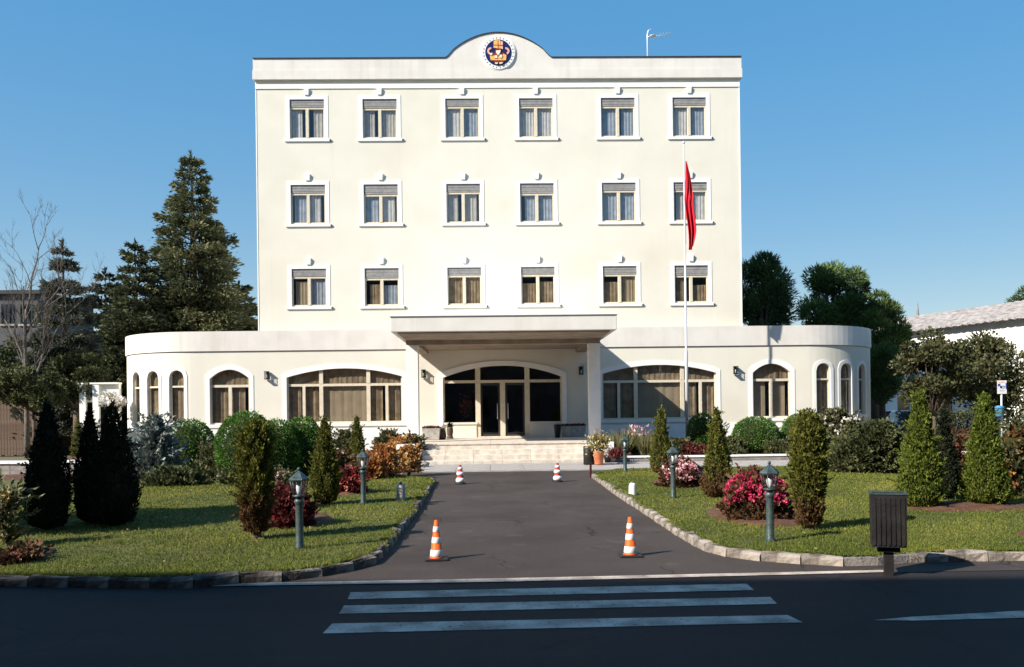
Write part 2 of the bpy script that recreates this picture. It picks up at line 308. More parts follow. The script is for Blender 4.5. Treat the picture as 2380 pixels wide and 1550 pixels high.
PROF = {
    'cone':   lambda t: np.minimum(1, (t/0.10)**0.5*0.75+0.25)*np.maximum(0.0, 1-t)**0.72*1.05,
    'drop':   lambda t: np.where(t < 0.3, 0.55+0.45*np.sqrt(np.clip(t, 0, 1)/0.3), np.clip((1-t)/0.7, 0, 1)**0.8)*np.minimum(1, 0.3+t/0.05),
    'column': lambda t: (0.62+0.38*np.minimum(1, t/0.35))*np.minimum(1, ((1-t)/0.16+0.02))**0.5,
    'ball':   lambda t: np.sqrt(np.maximum(0, 1-(2*t*0.92-0.92+0.08)**2)),
    'dome':   lambda t: np.sqrt(np.maximum(0, 1-(t*0.98)**2.2)),
}
def bush(name, label, cat, px, base, top, wpx, prof, m, z=0.1, n=6000, ll=0.05, lw=0.022, up=0.6, amp=0.1, group=None, dryh=0.0, stemh=0.0, Y=None, depth=0.16, stem=True, tm=0.5, flowers=None, shoots=1.0, flow=0.12):
    """a clipped or natural shrub measured in the picture: foot, top and width"""
    if Y is None: x, y = gp(px, base, z)
    else:
        y = Y; x = wp(px, base, Y)[0]
    d = x*math.sin(YAW) + y*math.cos(YAW)
    h = wp(px, top, y)[1] - z; r = 0.5*wpx*d/F*(0.88 if prof in ('drop', 'cone', 'column') else 0.96)
    e = empty(name, (x, y, z), label, cat, group)
    h0 = stemh*h; H = h - h0
    t = RNG.uniform(0, 1, n)
    pr = PROF[prof]
    keep = RNG.uniform(0, 1, n) < (pr(t)*0.85+0.15); t = t[keep]; n = len(t)
    th = RNG.uniform(0, 2*np.pi, n)
    lm = lumps(th, t, 7, amp)
    inn = 1 - depth*np.abs(RNG.normal(size=n))
    rr = r*pr(t)*lm*np.clip(inn, 0.3, 1.06)
    zz = h0 + H*t*np.clip(1+0.02*RNG.normal(size=n), 0, 1.06)
    P = np.stack([rr*np.cos(th), rr*np.sin(th), zz], 1)
    out = np.stack([np.cos(th), np.sin(th), 0.25+0*th], 1)
    if prof in ('ball', 'dome'): out[:, 2] = (t*2-1)*1.0 if prof == 'ball' else t*1.4
    D = out*(1-up) + np.array([0, 0, up]) + RNG.normal(size=(n, 3))*0.35
    tint = tm + 0.22*RNG.normal(size=n) + 0.9*(lm-1)
    dry = np.zeros(n)
    if dryh > 0:
        dry = np.clip((dryh-t)/0.18 + 0.35*RNG.normal(size=n), 0, 1)
    dry = np.maximum(dry, (RNG.uniform(0, 1, n) > 0.94)*0.6)
    ns = int(shoots*(22 + 34*h)); K = 14
    if ns:
        t2 = np.repeat(RNG.uniform(0.03, 1, ns), K); th2 = np.repeat(RNG.uniform(0, 2*np.pi, ns), K); s2 = np.tile(np.linspace(0, 1, K), ns)
        d2 = np.stack([np.cos(th2), np.sin(th2), 0*th2], 1)*np.repeat(RNG.uniform(.3, 1, ns), K)[:, None]*(1-up*.7) + np.array([0, 0, 1.0])*np.repeat(RNG.uniform(.0, 1, ns), K)[:, None]*(.3+up)
        ln2 = np.repeat(RNG.uniform(1.2, 3.2, ns), K)*ll
        r2 = r*pr(t2)*0.97
        P2 = np.stack([r2*np.cos(th2), r2*np.sin(th2), h0+H*t2*.98], 1) + unit(d2)*(s2*ln2)[:, None]
        P = np.concatenate([P, P2]); D = np.concatenate([D, unit(d2)+RNG.normal(size=(ns*K, 3))*.5]); tint = np.concatenate([tint, tm+.12+.2*RNG.normal(size=ns*K)]); dry = np.concatenate([dry, np.clip((dryh-t2)/.18, 0, 1) if dryh else 0*t2])
    leaf_cloud('foliage', P, D, ll, lw, tint, m, e, dry)
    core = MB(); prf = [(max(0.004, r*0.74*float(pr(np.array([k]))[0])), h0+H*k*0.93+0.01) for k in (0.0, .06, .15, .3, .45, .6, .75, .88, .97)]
    core.lathe(prf, 10); core.build('inner_core', M['inner'], e)  # solid filler core, the shrub's inner shade put into its colour
    if stem:
        mb = MB(); mb.tube([(0, 0, -0.08), (0.01, 0, h0*0.6+0.02), (0, 0.01, h0+0.2*H)], [0.035+0.02*h, 0.03+0.015*h, 0.02], 7); mb.build('stem', M['bark'], e)
    if flowers:
        fm, fn, fs = flowers
        th = RNG.uniform(0, 2*np.pi, fn); t = RNG.uniform(flow, 1.0, fn)**0.8
        # each bloom is a rosette of petals
        K = 6; rr = r*pr(t)*lumps(th, t, 5, amp)*1.02
        c = np.stack([rr*np.cos(th), rr*np.sin(th), h0+H*t], 1); c = np.repeat(c, K, 0)
        o2 = np.repeat(np.stack([np.cos(th), np.sin(th), 0.5+0*th], 1), K, 0)
        PD = unit(RNG.normal(size=(fn*K, 3)) + o2*0.9)
        leaf_cloud('flowers', c, PD, fs, fs*0.8, np.repeat(0.5+0.28*RNG.normal(size=fn), K)+0.08*RNG.normal(size=fn*K), fm, e, kind='stuff')
    return e

def conifer(name, label, x, y, z, h, rad, m, n=26000, ll=0.34, lw=0.13, whorls=26, droop=0.25, base=0.12, group=None, tm=0.5, power=0.85, seed=1):
    rng = np.random.default_rng(seed)
    e = empty(name, (x, y, z), label, 'tree', group)
    mb = MB(); mb.tube([(0, 0, -0.2), (0.05, 0, h*0.35), (0, 0.04, h*0.7), (0, 0, h*0.985)], [0.022*h+0.05, 0.016*h, 0.009*h, 0.01], 8)
    PP = []; DD = []; TT = []; 
    nb = 0; specs = []
    for w in range(whorls):
        f = (w + rng.uniform(-0.4, 0.4))/whorls
        f = min(max(f, 0.0), 0.99)
        zz = h*(base + (1-base)*f)
        k = 5 + int(4*(1-f))
        for j in range(k):
            a = 2*math.pi*(j/k) + rng.uniform(-0.5, 0.5) + w*1.3
            ln = rad*((1-f)**power)*rng.uniform(0.68, 1.18) + 0.12
            specs.append((zz + rng.uniform(-.2, .2)*h/whorls, a, ln, f))
    tot = sum(s[2]**1.25 for s in specs)
    for (zz, a, ln, f) in specs:
        cnt = max(10, int(n*ln**1.25/tot))
        d = np.array([math.cos(a), math.sin(a), 0.0]); s = np.array([-math.sin(a), math.cos(a), 0.0])
        rise = 0.55 - 0.75*(1-f)
        mb.tube([(0, 0, zz), tuple(d*ln*0.5 + np.array([0, 0, zz + rise*ln*0.3])), tuple(d*ln*0.96 + np.array([0, 0, zz + rise*ln*0.55 - droop*ln*0.3]))], [0.014*ln+0.012, 0.01*ln+0.008, 0.005], 4)
        t = rng.uniform(0.12, 1, cnt)**0.7
        # foliage gathered in tufts along the branch
        nt_ = max(3, int(ln*4)); tc = (np.floor(t*nt_) + 0.5)/nt_; t = tc + (t-tc)*0.75
        wid = ln*0.30*(np.sin(np.pi*np.clip(t, 0, 1)*0.85)+0.15)
        lat = rng.normal(size=cnt)*0.5*wid
        zc = zz + rise*ln*(t*0.6) - droop*ln*0.35*t*t + rng.normal(size=cnt)*0.05*ln - np.abs(lat)*0.25 + 0.02
        P = d[None]*(ln*t)[:, None] + s[None]*lat[:, None]; P[:, 2] = zc
        D = d[None]*0.8 + s[None]*np.sign(lat)[:, None]*rng.uniform(0.1, 0.9, cnt)[:, None] + np.array([0, 0, 1.0])*rng.uniform(-0.35, 0.6, cnt)[:, None] + rng.normal(size=(cnt, 3))*0.25
        PP.append(P); DD.append(D); TT.append(tm + 0.16*rng.normal() + 0.14*rng.normal(size=cnt) + 0.25*(t-0.6))
    # leader shoot
    q = 40; P = np.zeros((q, 3)); P[:, 2] = h*rng.uniform(0.95, 1.0, q); PP.append(P); DD.append(rng.normal(size=(q, 3))*0.5 + np.array([0, 0, 1.0])); TT.append(np.full(q, tm))
    mb.build('trunk', M['bark'], e)
    leaf_cloud('crown', np.concatenate(PP), np.concatenate(DD), ll, lw, np.concatenate(TT), m, e)
    return e

def broad(name, label, x, y, z, h, rx, rz, m, clumps=40, per=420, ll=0.14, lw=0.09, group=None, trunk=None, crad=0.30, tm=0.5, seed=2, cat='tree', needle=False, bark='bark', lean=0.0):
    """trunk, limbs to every clump, and clumps of leaves filling an uneven crown"""
    rng = np.random.default_rng(seed)
    e = empty(name, (x, y, z), label, cat, group)
    zc = h - rz; mb = MB(); fork = max(0.25*h, zc - rz*0.9)
    tr = trunk or 0.03*h+0.03
    mb.tube([(0, 0, -0.15), (lean*0.3, 0.02, fork*0.5), (lean, 0, fork)], [tr*1.25, tr, tr*0.8], 8)
    PP = []; DD = []; TT = []
    for i in range(clumps):
        v = rng.normal(size=3); v /= np.linalg.norm(v); rr = rng.uniform(0.35, 1.0)**0.55
        if v[2] < -0.75: v[2] *= 0.4
        c = np.array([lean + v[0]*rx*rr*0.82, v[1]*rx*rr*0.82, zc + v[2]*rz*rr*0.85])
        cr = crad*(rx+rz)*0.5*rng.uniform(0.6, 1.25)
        mid = np.array([lean, 0, fork])*0.5 + c*0.5 + rng.normal(size=3)*0.06*rx; mid[2] -= 0.05*rz
        mb.tube([(lean, 0, fork), tuple(mid), tuple(c)], [tr*0.5, tr*0.24, 0.012], 5)
        k = int(per*rng.uniform(0.6, 1.3))
        w = rng.normal(size=(k, 3)); w /= np.linalg.norm(w, axis=1, keepdims=True)
        rad = cr*rng.uniform(0.15, 1, k)**0.5
        P = c + w*rad[:, None]*np.array([1, 1, 0.8])
        D = w*0.8 + np.array([0, 0, 0.35]) + rng.normal(size=(k, 3))*(0.2 if needle else 0.6)
        PP.append(P); DD.append(D); TT.append(tm + 0.14*rng.normal() + 0.17*rng.normal(size=k) + 0.12*w[:, 2])
    mb.build('trunk', M[bark], e)
    leaf_cloud('crown', np.concatenate(PP), np.concatenate(DD), ll, lw, np.concatenate(TT), m, e)
    return e

def bare_tree(name, label, x, y, z, h, seed=3):
    rng = random.Random(seed); e = empty(name, (x, y, z), label, 'tree')
    trunk = MB(); twigs = MB()
    def grow(p, d, ln, r, lev):
        pts = [p]; rad = [r]; q = p.copy(); dd = d.copy()
        for i in range(4):
            w_ = .03 if lev == 0 else .12; dd = (dd + Vector((rng.gauss(0, w_), rng.gauss(0, w_), 0.05))).normalized(); q = q + dd*ln/4; pts.append(q.copy()); rad.append(r*(1-0.16*(i+1)))
        (trunk if lev < 2 else twigs).tube(pts, rad, 6 if lev < 2 else 3)
        if lev >= 5: return
        n = 7 if lev == 0 else (5 if lev < 2 else 3)
        for k in range(n):
            f = rng.uniform(0.3 if lev else 0.28, 1.0); i = min(3, int(f*4)); b = pts[i].lerp(pts[i+1], f*4-i)
            a = rng.uniform(0, 6.28); sp = rng.uniform(0.3, 0.6) if lev == 0 else rng.uniform(0.35, 0.75)
            o = dd.orthogonal().normalized(); o2 = dd.cross(o)
            nd = (dd*math.cos(sp) + (o*math.cos(a)+o2*math.sin(a))*math.sin(sp) + Vector((0, 0, 0.25))).normalized()
            grow(b, nd, ln*rng.uniform(0.42, 0.62), max(0.006, r*0.45), lev+1)
    grow(Vector((0, 0, -0.1)), Vector((-0.02, 0, 1)), h*0.66, 0.12, 0)
    trunk.build('trunk', M['palebark'], e); twigs.build('crown', M['palebark'], e)
    return e

# ================================================================== the setting
LAWN = 0.10
g = MB(); g.quad((-900, -900, -0.03), (900, -900, -0.03), (900, 1800, -0.03), (-900, 1800, -0.03)); structure(g.build('ground', M['earth']))
ROAD_Y = 8.42
g = MB(); g.quad((-120, -1.2, 0), (120, -1.2, 0), (120, ROAD_Y+0.6, 0), (-120, ROAD_Y+0.6, 0)); structure(g.build('road', M['asphalt']))
# driveway between the lawns, reaching the paved apron
DR_L = [gp(*p) for p in ((1012, 1120), (975, 1186), (930, 1248), (872, 1312), (800, 1330), (700, 1347), (560, 1357))]
DR_R = [gp(*p) for p in ((1372, 1108), (1440, 1158), (1500, 1197), (1545, 1228), (1590, 1256), (1640, 1283), (1720, 1300), (1864, 1312), (2021, 1319))]
g = MB(); poly = [(-30, ROAD_Y+0.05), (30, ROAD_Y+0.05), (30, 23.4), (-30, 23.4)]
g.add([(x, y, 0.004) for x, y in poly], [(0, 1, 2, 3)]); structure(g.build('driveway', M['drive']))

# kerb paths (outer foot of the kerb, on the asphalt)
KL = DR_L[:5] + [gp(700, 1349), gp(560, 1358), gp(400, 1368), (-6.2, 8.62), (-9.5, 8.62), (-14, 8.62)]
KR = DR_R + [(4.3, 8.95), (6.5, 8.97), (9, 8.97), (14, 8.97)]
def resample(path, step):
    out = [Vector((path[0][0], path[0][1], 0))]; acc = 0
    # catmull-rom first
    pts = [Vector((p[0], p[1], 0)) for p in path]; fine = []
    for i in range(len(pts)-1):
        p0, p1, p2, p3 = pts[max(i-1, 0)], pts[i], pts[i+1], pts[min(i+2, len(pts)-1)]
        for k in range(12):
            t = k/12; fine.append(0.5*((2*p1)+(p2-p0)*t+(2*p0-5*p1+4*p2-p3)*t*t+(3*p1-p0-3*p2+p3)*t**3))
    fine.append(pts[-1])
    for a, b in zip(fine, fine[1:]):
        seg = (b-a).length
        while acc + seg >= step:
            k = (step-acc)/seg; a = a.lerp(b, k); out.append(a.copy()); seg = (b-a).length; acc = 0
        acc += seg
    return out, fine
def kerb_stone_mesh(ln, i):
    rnd = random.Random(i); w, h, c = 0.13, 0.105, 0.026
    prof = [(0, -0.05), (0.004, h-c), (c, h), (w-c, h), (w, h-c), (w, -0.05)]
    vs = []
    for x in (0.006, ln*0.5, ln-0.006):
        for (y, z) in prof: vs.append((x, y + rnd.uniform(-.014, .014), z + (rnd.uniform(-.018, .016) if z > 0 else 0)))
    fs = [(k*6+j, k*6+(j+1) % 6, (k+1)*6+(j+1) % 6, (k+1)*6+j) for k in (0, 1) for j in range(6)] + [(5, 4, 3, 2, 1, 0), (12, 13, 14, 15, 16, 17)]
    me = bpy.data.meshes.new('kerb_stone'); me.from_pydata(vs, [], fs); me.materials.append(M['kerb']); return me
STONE = 0.42
stones = [kerb_stone_mesh(STONE, i) for i in range(6)]
def kerb(path, side, skip=(), mm=None):
    pts, fine = resample(path, STONE)
    mb = MB()
    def nrm(a, b): d = (b-a).normalized(); return Vector((-d.y, d.x, 0))*side
    for a, b in zip(pts, pts[1:]):
        n = nrm(a, b); mb.hexa([a+n*.02+Vector((0, 0, -.05)), b+n*.02+Vector((0, 0, -.05)), b+n*.12+Vector((0, 0, -.05)), a+n*.12+Vector((0, 0, -.05)),
                                a+n*.02+Vector((0, 0, .085)), b+n*.02+Vector((0, 0, .085)), b+n*.12+Vector((0, 0, .085)), a+n*.12+Vector((0, 0, .085))])
    k = structure(mb.build('kerb', M['darkconcrete']))
    for i, (a, b) in enumerate(zip(pts, pts[1:])):
        if any(s0 < (a.x+b.x)/2 < s1 and (a.y) < 10 for s0, s1 in skip): continue
        o = bpy.data.objects.new('kerb_stone', stones[random.randrange(6)]); col.objects.link(o); o.parent = k
        if mm: o.material_slots[0].link = 'OBJECT'; o.material_slots[0].material = mm
        d = b-a; ang = math.atan2(d.y, d.x)
        if side > 0: o.location = a; o.rotation_euler = (random.uniform(-.02, .02), random.uniform(-.01, .01), ang)
        else: o.location = b; o.rotation_euler = (random.uniform(-.02, .02), random.uniform(-.01, .01), ang+math.pi)
        o.location.z = random.uniform(-0.018, 0.010)
    return pts
M['kerbdark'] = mat('dark_kerb_stone', (0.055, 0.043, 0.035), 0.95, c2=(0.24, 0.20, 0.17), nscale=4, bump=0.9, bscale=22, contrast=(0.45, 0.66))  # darker, browner copy of the kerb stone for the left kerb
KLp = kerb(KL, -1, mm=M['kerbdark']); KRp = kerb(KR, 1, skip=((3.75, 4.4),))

# lawns: from behind the kerbs to the beds
def offset_path(pts, side, dist):
    out = []
    for i, p in enumerate(pts):
        d = (pts[min(i+1, len(pts)-1)] - pts[max(i-1, 0)]).normalized(); out.append(p + Vector((-d.y, d.x, 0))*side*dist)
    return out
def sheet(name, poly, z, m):
    g = MB(); g.add([(x, y, z) for x, y in poly], [tuple(range(len(poly)))]); return structure(g.build(name, m))
lawnL = [(p.x, p.y) for p in offset_path(KLp, -1, 0.12)] + [(-14, 21.3), (-8, 21.3), (-4.3, 21.0), (-3.0, 22.2)]
lawnR = [(p.x, p.y) for p in offset_path(KRp, 1, 0.12)] + [(14, 22.6), (3.2, 22.6)]
sheet('lawn', lawnL, LAWN, M['lawn']); sheet('lawn', lawnR, LAWN, M['lawn'])

def inside(P, poly):
    x, y = P[:, 0], P[:, 1]; r = np.zeros(len(P), bool); n = len(poly)
    for i in range(n):
        x1, y1 = poly[i]; x2, y2 = poly[(i+1) % n]
        c = ((y1 > y) != (y2 > y)) & (x < (x2-x1)*(y-y1)/(y2-y1+1e-12)+x1); r ^= c
    return r
BEDS = []          # soil beds in the lawns: x, y, rx, ry
def grass(name, label, poly, n, kp, side):
    x0 = max(-9.5, min(p[0] for p in poly)); x1 = min(11.5, max(p[0] for p in poly)); y0 = min(p[1] for p in poly); y1 = max(p[1] for p in poly)
    P = np.stack([RNG.uniform(x0, x1, n*2), y0 + (y1-y0)*RNG.uniform(0, 1, n*2)**1.9], 1)
    P = P[inside(P, poly)]
    P = P[np.abs(P[:, 0]) < 0.64*P[:, 1]+0.6]
    for (bx, by, rx, ry) in BEDS:
        P = P[((P[:, 0]-bx)/rx)**2 + ((P[:, 1]-by)/ry)**2 > 0.9]
    P = P[:n]
    ed = np.array([(p.x, p.y) for p in kp]); k = RNG.integers(0, len(ed)-1, 15000); f = RNG.uniform(0, 1, 15000)[:, None]
    q = ed[k]*(1-f) + ed[k+1]*f; dirn = ed[k+1]-ed[k]; nn = np.stack([-dirn[:, 1], dirn[:, 0]], 1)/np.maximum(np.linalg.norm(dirn, axis=1, keepdims=True), 1e-6)*side
    w = 0.13 - 0.045*np.abs(RNG.normal(size=15000))*(0.5+0.8*(np.sin(q[:, 0]*3.1+q[:, 1]*2.3) > 0.1)); q = q + nn*w[:, None]
    nk = len(q); P = np.concatenate([P, q]); n = len(P)
    patch = np.sin(P[:, 0]*1.7+0.6*np.sin(P[:, 1]*1.3)) + np.sin(P[:, 1]*2.1+P[:, 0]*0.7) + np.sin(P[:, 0]*4.1-P[:, 1]*3.3)
    hgt = RNG.uniform(0.015, 0.040, n)*(1+0.22*patch/2)
    hgt *= np.where(RNG.uniform(0, 1, n) > 0.985, 2.0, 1)
    hgt[-nk:] *= 1.25; B = np.concatenate([P, np.full((n, 1), LAWN-0.005)], 1)
    D = RNG.normal(size=(n, 3))*0.45 + np.array([0, 0, 1.0])
    straw = np.sin(P[:, 0]*0.9+1.3)*np.sin(P[:, 1]*0.8+0.4) + 0.6*np.sin(P[:, 0]*2.7-P[:, 1]*1.9)
    t = 0.46 + 0.22*RNG.normal(size=n) + 0.09*patch + 0.16*straw + (RNG.uniform(0, 1, n) > 0.93)*0.5
    wd = 0.006 + 0.0009*(P[:, 1]-8)
    o = leaf_cloud(name, B, D, hgt, wd, t, L['grass'], None)
    return tag(o, label, 'grass', kind='stuff')

# paved apron in front of the steps, and paths to both sides
apron = MB(); apron.box(-14, 14, 23.4, 26.3, -0.05, 0.015); ap = structure(apron.build('paved_apron', M['darkconcrete']))
sm = MB(); sm.box(0.006, 0.944, 0.006, 0.944, 0, 0.04); slab_me = sm.mesh('paving_slab'); slab_me.materials.append(M['slab'])
for i in range(19):
    for j in range(3):
        o = bpy.data.objects.new('paving_slab', slab_me); col.objects.link(o); o.parent = ap
        o.location = (-8.7+i*0.95, 23.42+j*0.95, random.uniform(0, 0.006))
# planting beds against the building, edged with white stone
def bed(name, x0, x1, y0, y1, z):
    g = MB(); nx, ny = 24, 8; vs = []; fs = []
    for j in range(ny+1):
        for i in range(nx+1):
            vs.append((x0+(x1-x0)*i/nx, y0+(y1-y0)*j/ny, z + (random.uniform(0, .06) if 0 < j < ny and 0 < i < nx else 0)))
    fs = [(j*(nx+1)+i, j*(nx+1)+i+1, (j+1)*(nx+1)+i+1, (j+1)*(nx+1)+i) for j in range(ny) for i in range(nx)]
    g.add(vs, fs, True); return structure(g.build(name, M['soil']))
BZ = 0.17
bed('soil_bed', 3.55, 15.6, 26.5, 33.9, BZ); bed('soil_bed', -15.6, -3.0, 26.5, 33.9, BZ); bed('soil_bed', -14, -4.3, 21.4, 23.2, 0.09)
def edging(x0, x1, y, h=0.22, n=None):
    n = n or max(1, int(abs(x1-x0)/1.0)); e = MB(); e.box(x0, x1, y+0.03, y+0.17, -0.03, h-0.05); k = structure(e.build('bed_edging', M['darkconcrete']))
    s = MB(); w = (x1-x0)/n; s.box(0.005, w-0.005, 0, 0.2, 0, 0.05); me = s.mesh('edging_stone'); me.materials.append(M['trim'])
    for i in range(n):
        o = bpy.data.objects.new('edging_stone', me); col.objects.link(o); o.parent = k; o.location = (x0+i*w, y, h-0.05+random.uniform(-.006, .006))
edging(3.5, 15.6, 26.32); edging(-15.6, -3.1, 26.32)

# painted lines: three zebra bars, the edge line, the turning line
def marking(name, poly, z=0.004):
    g = MB(); g.add([(x, y, z) for x, y in poly], [tuple(range(len(poly)))]); return structure(g.build(name, M['paint']))
for pts in (((815, 1377), (1735, 1357), (1752, 1372), (808, 1393)), ((800, 1408), (1790, 1388), (1806, 1404), (788, 1427)), ((772, 1450), (1830, 1430), (1866, 1447), (750, 1473))):
    marking('zebra_bar', [gp(*p) for p in pts])
marking('edge_line', [gp(*p) for p in ((490, 1358), (1190, 1345), (2055, 1326), (2058, 1331), (1190, 1353), (490, 1364))], 0.0085)
marking('lane_line', [gp(*p) for p in ((2030, 1442), (2120, 1434), (2700, 1402), (2700, 1428), (2120, 1443))])

# the street side behind the viewer: pavement and a long apartment block whose shadow lies on the road
g = MB(); g.box(-120, 120, -4.6, -1.2, -0.05, 0.13); structure(g.build('pavement', M['slab']))
ab = empty('apartment_block', (0, -4.6, 0.1), 'long pale apartment block across the road, behind the viewer', 'building', rz=-0.05)
AH = 16.5; a = MB(); a.box(-75, 60, -12, 0, 0, AH); a.build('wall', M['greybuilding'], ab)
wf = MB(); wf.box(-0.7, 0.7, 0.003, 0.05, 0, 1.5); wme = wf.mesh('window'); wme.materials.append(M['carglass'])
for fl in range(5):
    for i in range(30):
        o = bpy.data.objects.new('window', wme); col.objects.link(o); o.parent = ab; o.location = (-70+i*4.3, 0, 1.2+fl*3.3)

# ================================================================== the main building
X0, YW, YM = 0.31, 34.2, 34.5
B = empty('office_building', (X0, YW, 0), 'white four storey building with pediment and curved single storey wings', 'building')
US, RC = 12.2, 3.9
BO = Vector((X0, YW, 0))          # building parts are children: local coordinates = world - BO
def front(u, z, d=0.0, flat=True): return Vector((u, (YM-YW)-d, z))
def wing(u, z, d=0.0):
    s = 1 if u > 0 else -1; a = abs(u)
    if a <= US: return Vector((u, -d, z))
    t = (a-US)/RC
    if t <= math.pi/2: return Vector((s*(US+(RC+d)*math.sin(t)), RC-(RC+d)*math.cos(t), z))
    return Vector((s*(US+RC+d), RC+(t-math.pi/2)*RC, z))
def ubox(mb, Mp, u0, u1, z0, z1, d0, d1):
    return mb.hexa([Mp(u0, z0, d1), Mp(u1, z0, d1), Mp(u1, z0, d0), Mp(u0, z0, d0), Mp(u0, z1, d1), Mp(u1, z1, d1), Mp(u1, z1, d0), Mp(u0, z1, d0)])
def wall_open(mb, Mp, u0, u1, z0, z1, ops, du, dep):
    """ops: (ul, ur, zb, topfn, n)"""
    cuts = sorted(ops); cur = u0
    def solid(a, b):
        n = max(1, int(math.ceil((b-a)/du)))
        for i in range(n):
            p, q = a+(b-a)*i/n, a+(b-a)*(i+1)/n
            mb.quad(Mp(p, z0), Mp(q, z0), Mp(q, z1), Mp(p, z1))
    for (ul, ur, zb, tf, n) in cuts:
        solid(cur, ul)
        for i in range(n):
            p, q = ul+(ur-ul)*i/n, ul+(ur-ul)*(i+1)/n
            if zb > z0: mb.quad(Mp(p, z0), Mp(q, z0), Mp(q, zb), Mp(p, zb))
            mb.quad(Mp(p, tf(p)), Mp(q, tf(q)), Mp(q, z1), Mp(p, z1))
            mb.quad(Mp(p, tf(p)), Mp(q, tf(q)), Mp(q, tf(q), -dep), Mp(p, tf(p), -dep))
            mb.quad(Mp(p, zb), Mp(q, zb), Mp(q, zb, -dep), Mp(p, zb, -dep))
        for p in (ul, ur): mb.quad(Mp(p, zb), Mp(p, tf(p)), Mp(p, tf(p), -dep), Mp(p, zb, -dep))
        cur = ur
    solid(cur, u1)
def surround(mb, Mp, ul, ur, zb, tf, n, w, d, bottom=False):
    inn = [(ul, zb), (ul, tf(ul))] + [(ul+(ur-ul)*i/n, tf(ul+(ur-ul)*i/n)) for i in range(1, n)] + [(ur, tf(ur)), (ur, zb)]
    out = []
    uc = (ul+ur)/2; k = (ur-ul+2*w)/(ur-ul)
    out = [(ul-w, zb), (ul-w, tf(ul)+w*(1 if n <= 2 else 0.75))] + [(uc+(ul+(ur-ul)*i/n-uc)*k, tf(ul+(ur-ul)*i/n)+w) for i in range(1, n)] + [(ur+w, tf(ur)+w*(1 if n <= 2 else 0.75)), (ur+w, zb)]
    for i in range(len(inn)-1):
        a, b, c, e = inn[i], inn[i+1], out[i+1], out[i]
        mb.quad(Mp(*a, d), Mp(*b, d), Mp(*c, d), Mp(*e, d))
        mb.quad(Mp(*e, 0), Mp(*c, 0), Mp(*c, d), Mp(*e, d))
        mb.quad(Mp(*a, -0.02), Mp(*b, -0.02), Mp(*b, d), Mp(*a, d))
    mb.quad(Mp(*inn[0], d), Mp(*out[0], d), Mp(*out[0], 0), Mp(*inn[0], 0)); mb.quad(Mp(*inn[-1], d), Mp(*out[-1], d), Mp(*out[-1], 0), Mp(*inn[-1], 0))
def pane_strip(mb, Mp, ul, ur, zb, tf, n, d):
    for i in range(n):
        p, q = ul+(ur-ul)*i/n, ul+(ur-ul)*(i+1)/n
        mb.quad(Mp(p, zb, d), Mp(q, zb, d), Mp(q, tf(q), d), Mp(p, tf(p), d))
def curtain(mb, Mp, u0, u1, zb, tf, d, folds, amp, rnd):
    n = max(4, int((u1-u0)*folds)); ph = rnd.uniform(0, 6)
    ds = [d + amp*math.sin(ph+i*2.2+rnd.uniform(-.4, .4)) for i in range(n+1)]
    for i in range(n):
        p, q = u0+(u1-u0)*i/n, u0+(u1-u0)*(i+1)/n
        mb.quad(Mp(p, zb, ds[i]), Mp(q, zb, ds[i+1]), Mp(q, tf(q), ds[i+1]), Mp(p, tf(p), ds[i]))

# --- upper block walls
COLS = [(-8.35, -6.98), (-5.45, -4.09), (-2.15, -0.80), (0.80, 2.15), (4.09, 5.45), (6.98, 8.33)]
ROWS = [(5.91, 7.42), (9.20, 10.77), (12.60, 14.18)]
HW, ZT, ZL = 9.68, 14.94, 4.9
DEP = 0.12
mb = MB()
bands = [(4.6, 8.3), (8.3, 11.7), (11.7, ZT)]
for (zb, zt), (b0, b1) in zip(ROWS, bands):
    wall_open(mb, front, -HW, HW, b0, b1, [(ul, ur, zb, (lambda u, zt=zt: zt), 1) for ul, ur in COLS], 3.0, DEP)
for s in (-1, 1): mb.quad((s*HW, 0.3, 4.6), (s*HW, 13, 4.6), (s*HW, 13, ZT), (s*HW, 0.3, ZT))
mb.quad((-HW, 13, 0), (HW, 13, 0), (HW, 13, ZT), (-HW, 13, ZT))
mb.build('wall', M['wall'], B)
mb = MB(); mb.box(-HW, HW, 0.35, 13, ZT-0.05, ZT+0.05); mb.build('roof', M['roof'], B)
# --- cornice and parapet with the bell shaped gable over the centre
c = MB(); c.box(-HW-0.10, HW+0.10, 0.3-0.13, 0.5, ZT, 15.30); c.box(-HW-0.10, -HW+0.2, 0.5, 13.1, ZT, 15.30); c.box(HW-0.2, HW+0.10, 0.5, 13.1, ZT, 15.30); c.build('cornice', M['band'], B)
def bell(x):
    a = abs(x)/2.12
    if a >= 1: return 15.76
    return 15.76 + 1.0*max(0, 1-a**2.0)**0.9 if a < 0.86 else 15.76 + 1.0*max(0, 1-0.86**2)**0.9*((1-a)/0.14)**1.35
bx = [-HW-0.08] + [-2.12+4.24*i/40 for i in range(41)] + [HW+0.08]
c = MB(); c.prism([(bx[0], 15.30), (bx[-1], 15.30)] + [(x, bell(x)) for x in reversed(bx)], 0.3-0.105, 0.5)
c.box(-HW-0.08, -HW+0.18, 0.5, 13.08, 15.30, 15.76); c.box(HW-0.18, HW+0.08, 0.5, 13.08, 15.30, 15.76)
par = c.build('parapet', M['band'], B)
c = MB()
for a, b in zip(bx, bx[1:]):
    za, zb = bell(a), bell(b); c.hexa([(a, 0.16, za+.002), (b, 0.16, zb+.002), (b, 0.53, zb+.002), (a, 0.53, za+.002), (a, 0.16, za+.04), (b, 0.16, zb+.04), (b, 0.53, zb+.04), (a, 0.53, za+.04)])
c.build('flashing', M['cap'], par)
c = MB(); c.box(-HW-0.02, HW+0.02, 0.3-0.035, 0.3-0.004, ZT-0.34, ZT-0.16); c.build('fascia_strip', M['trim'], B)
c = MB()
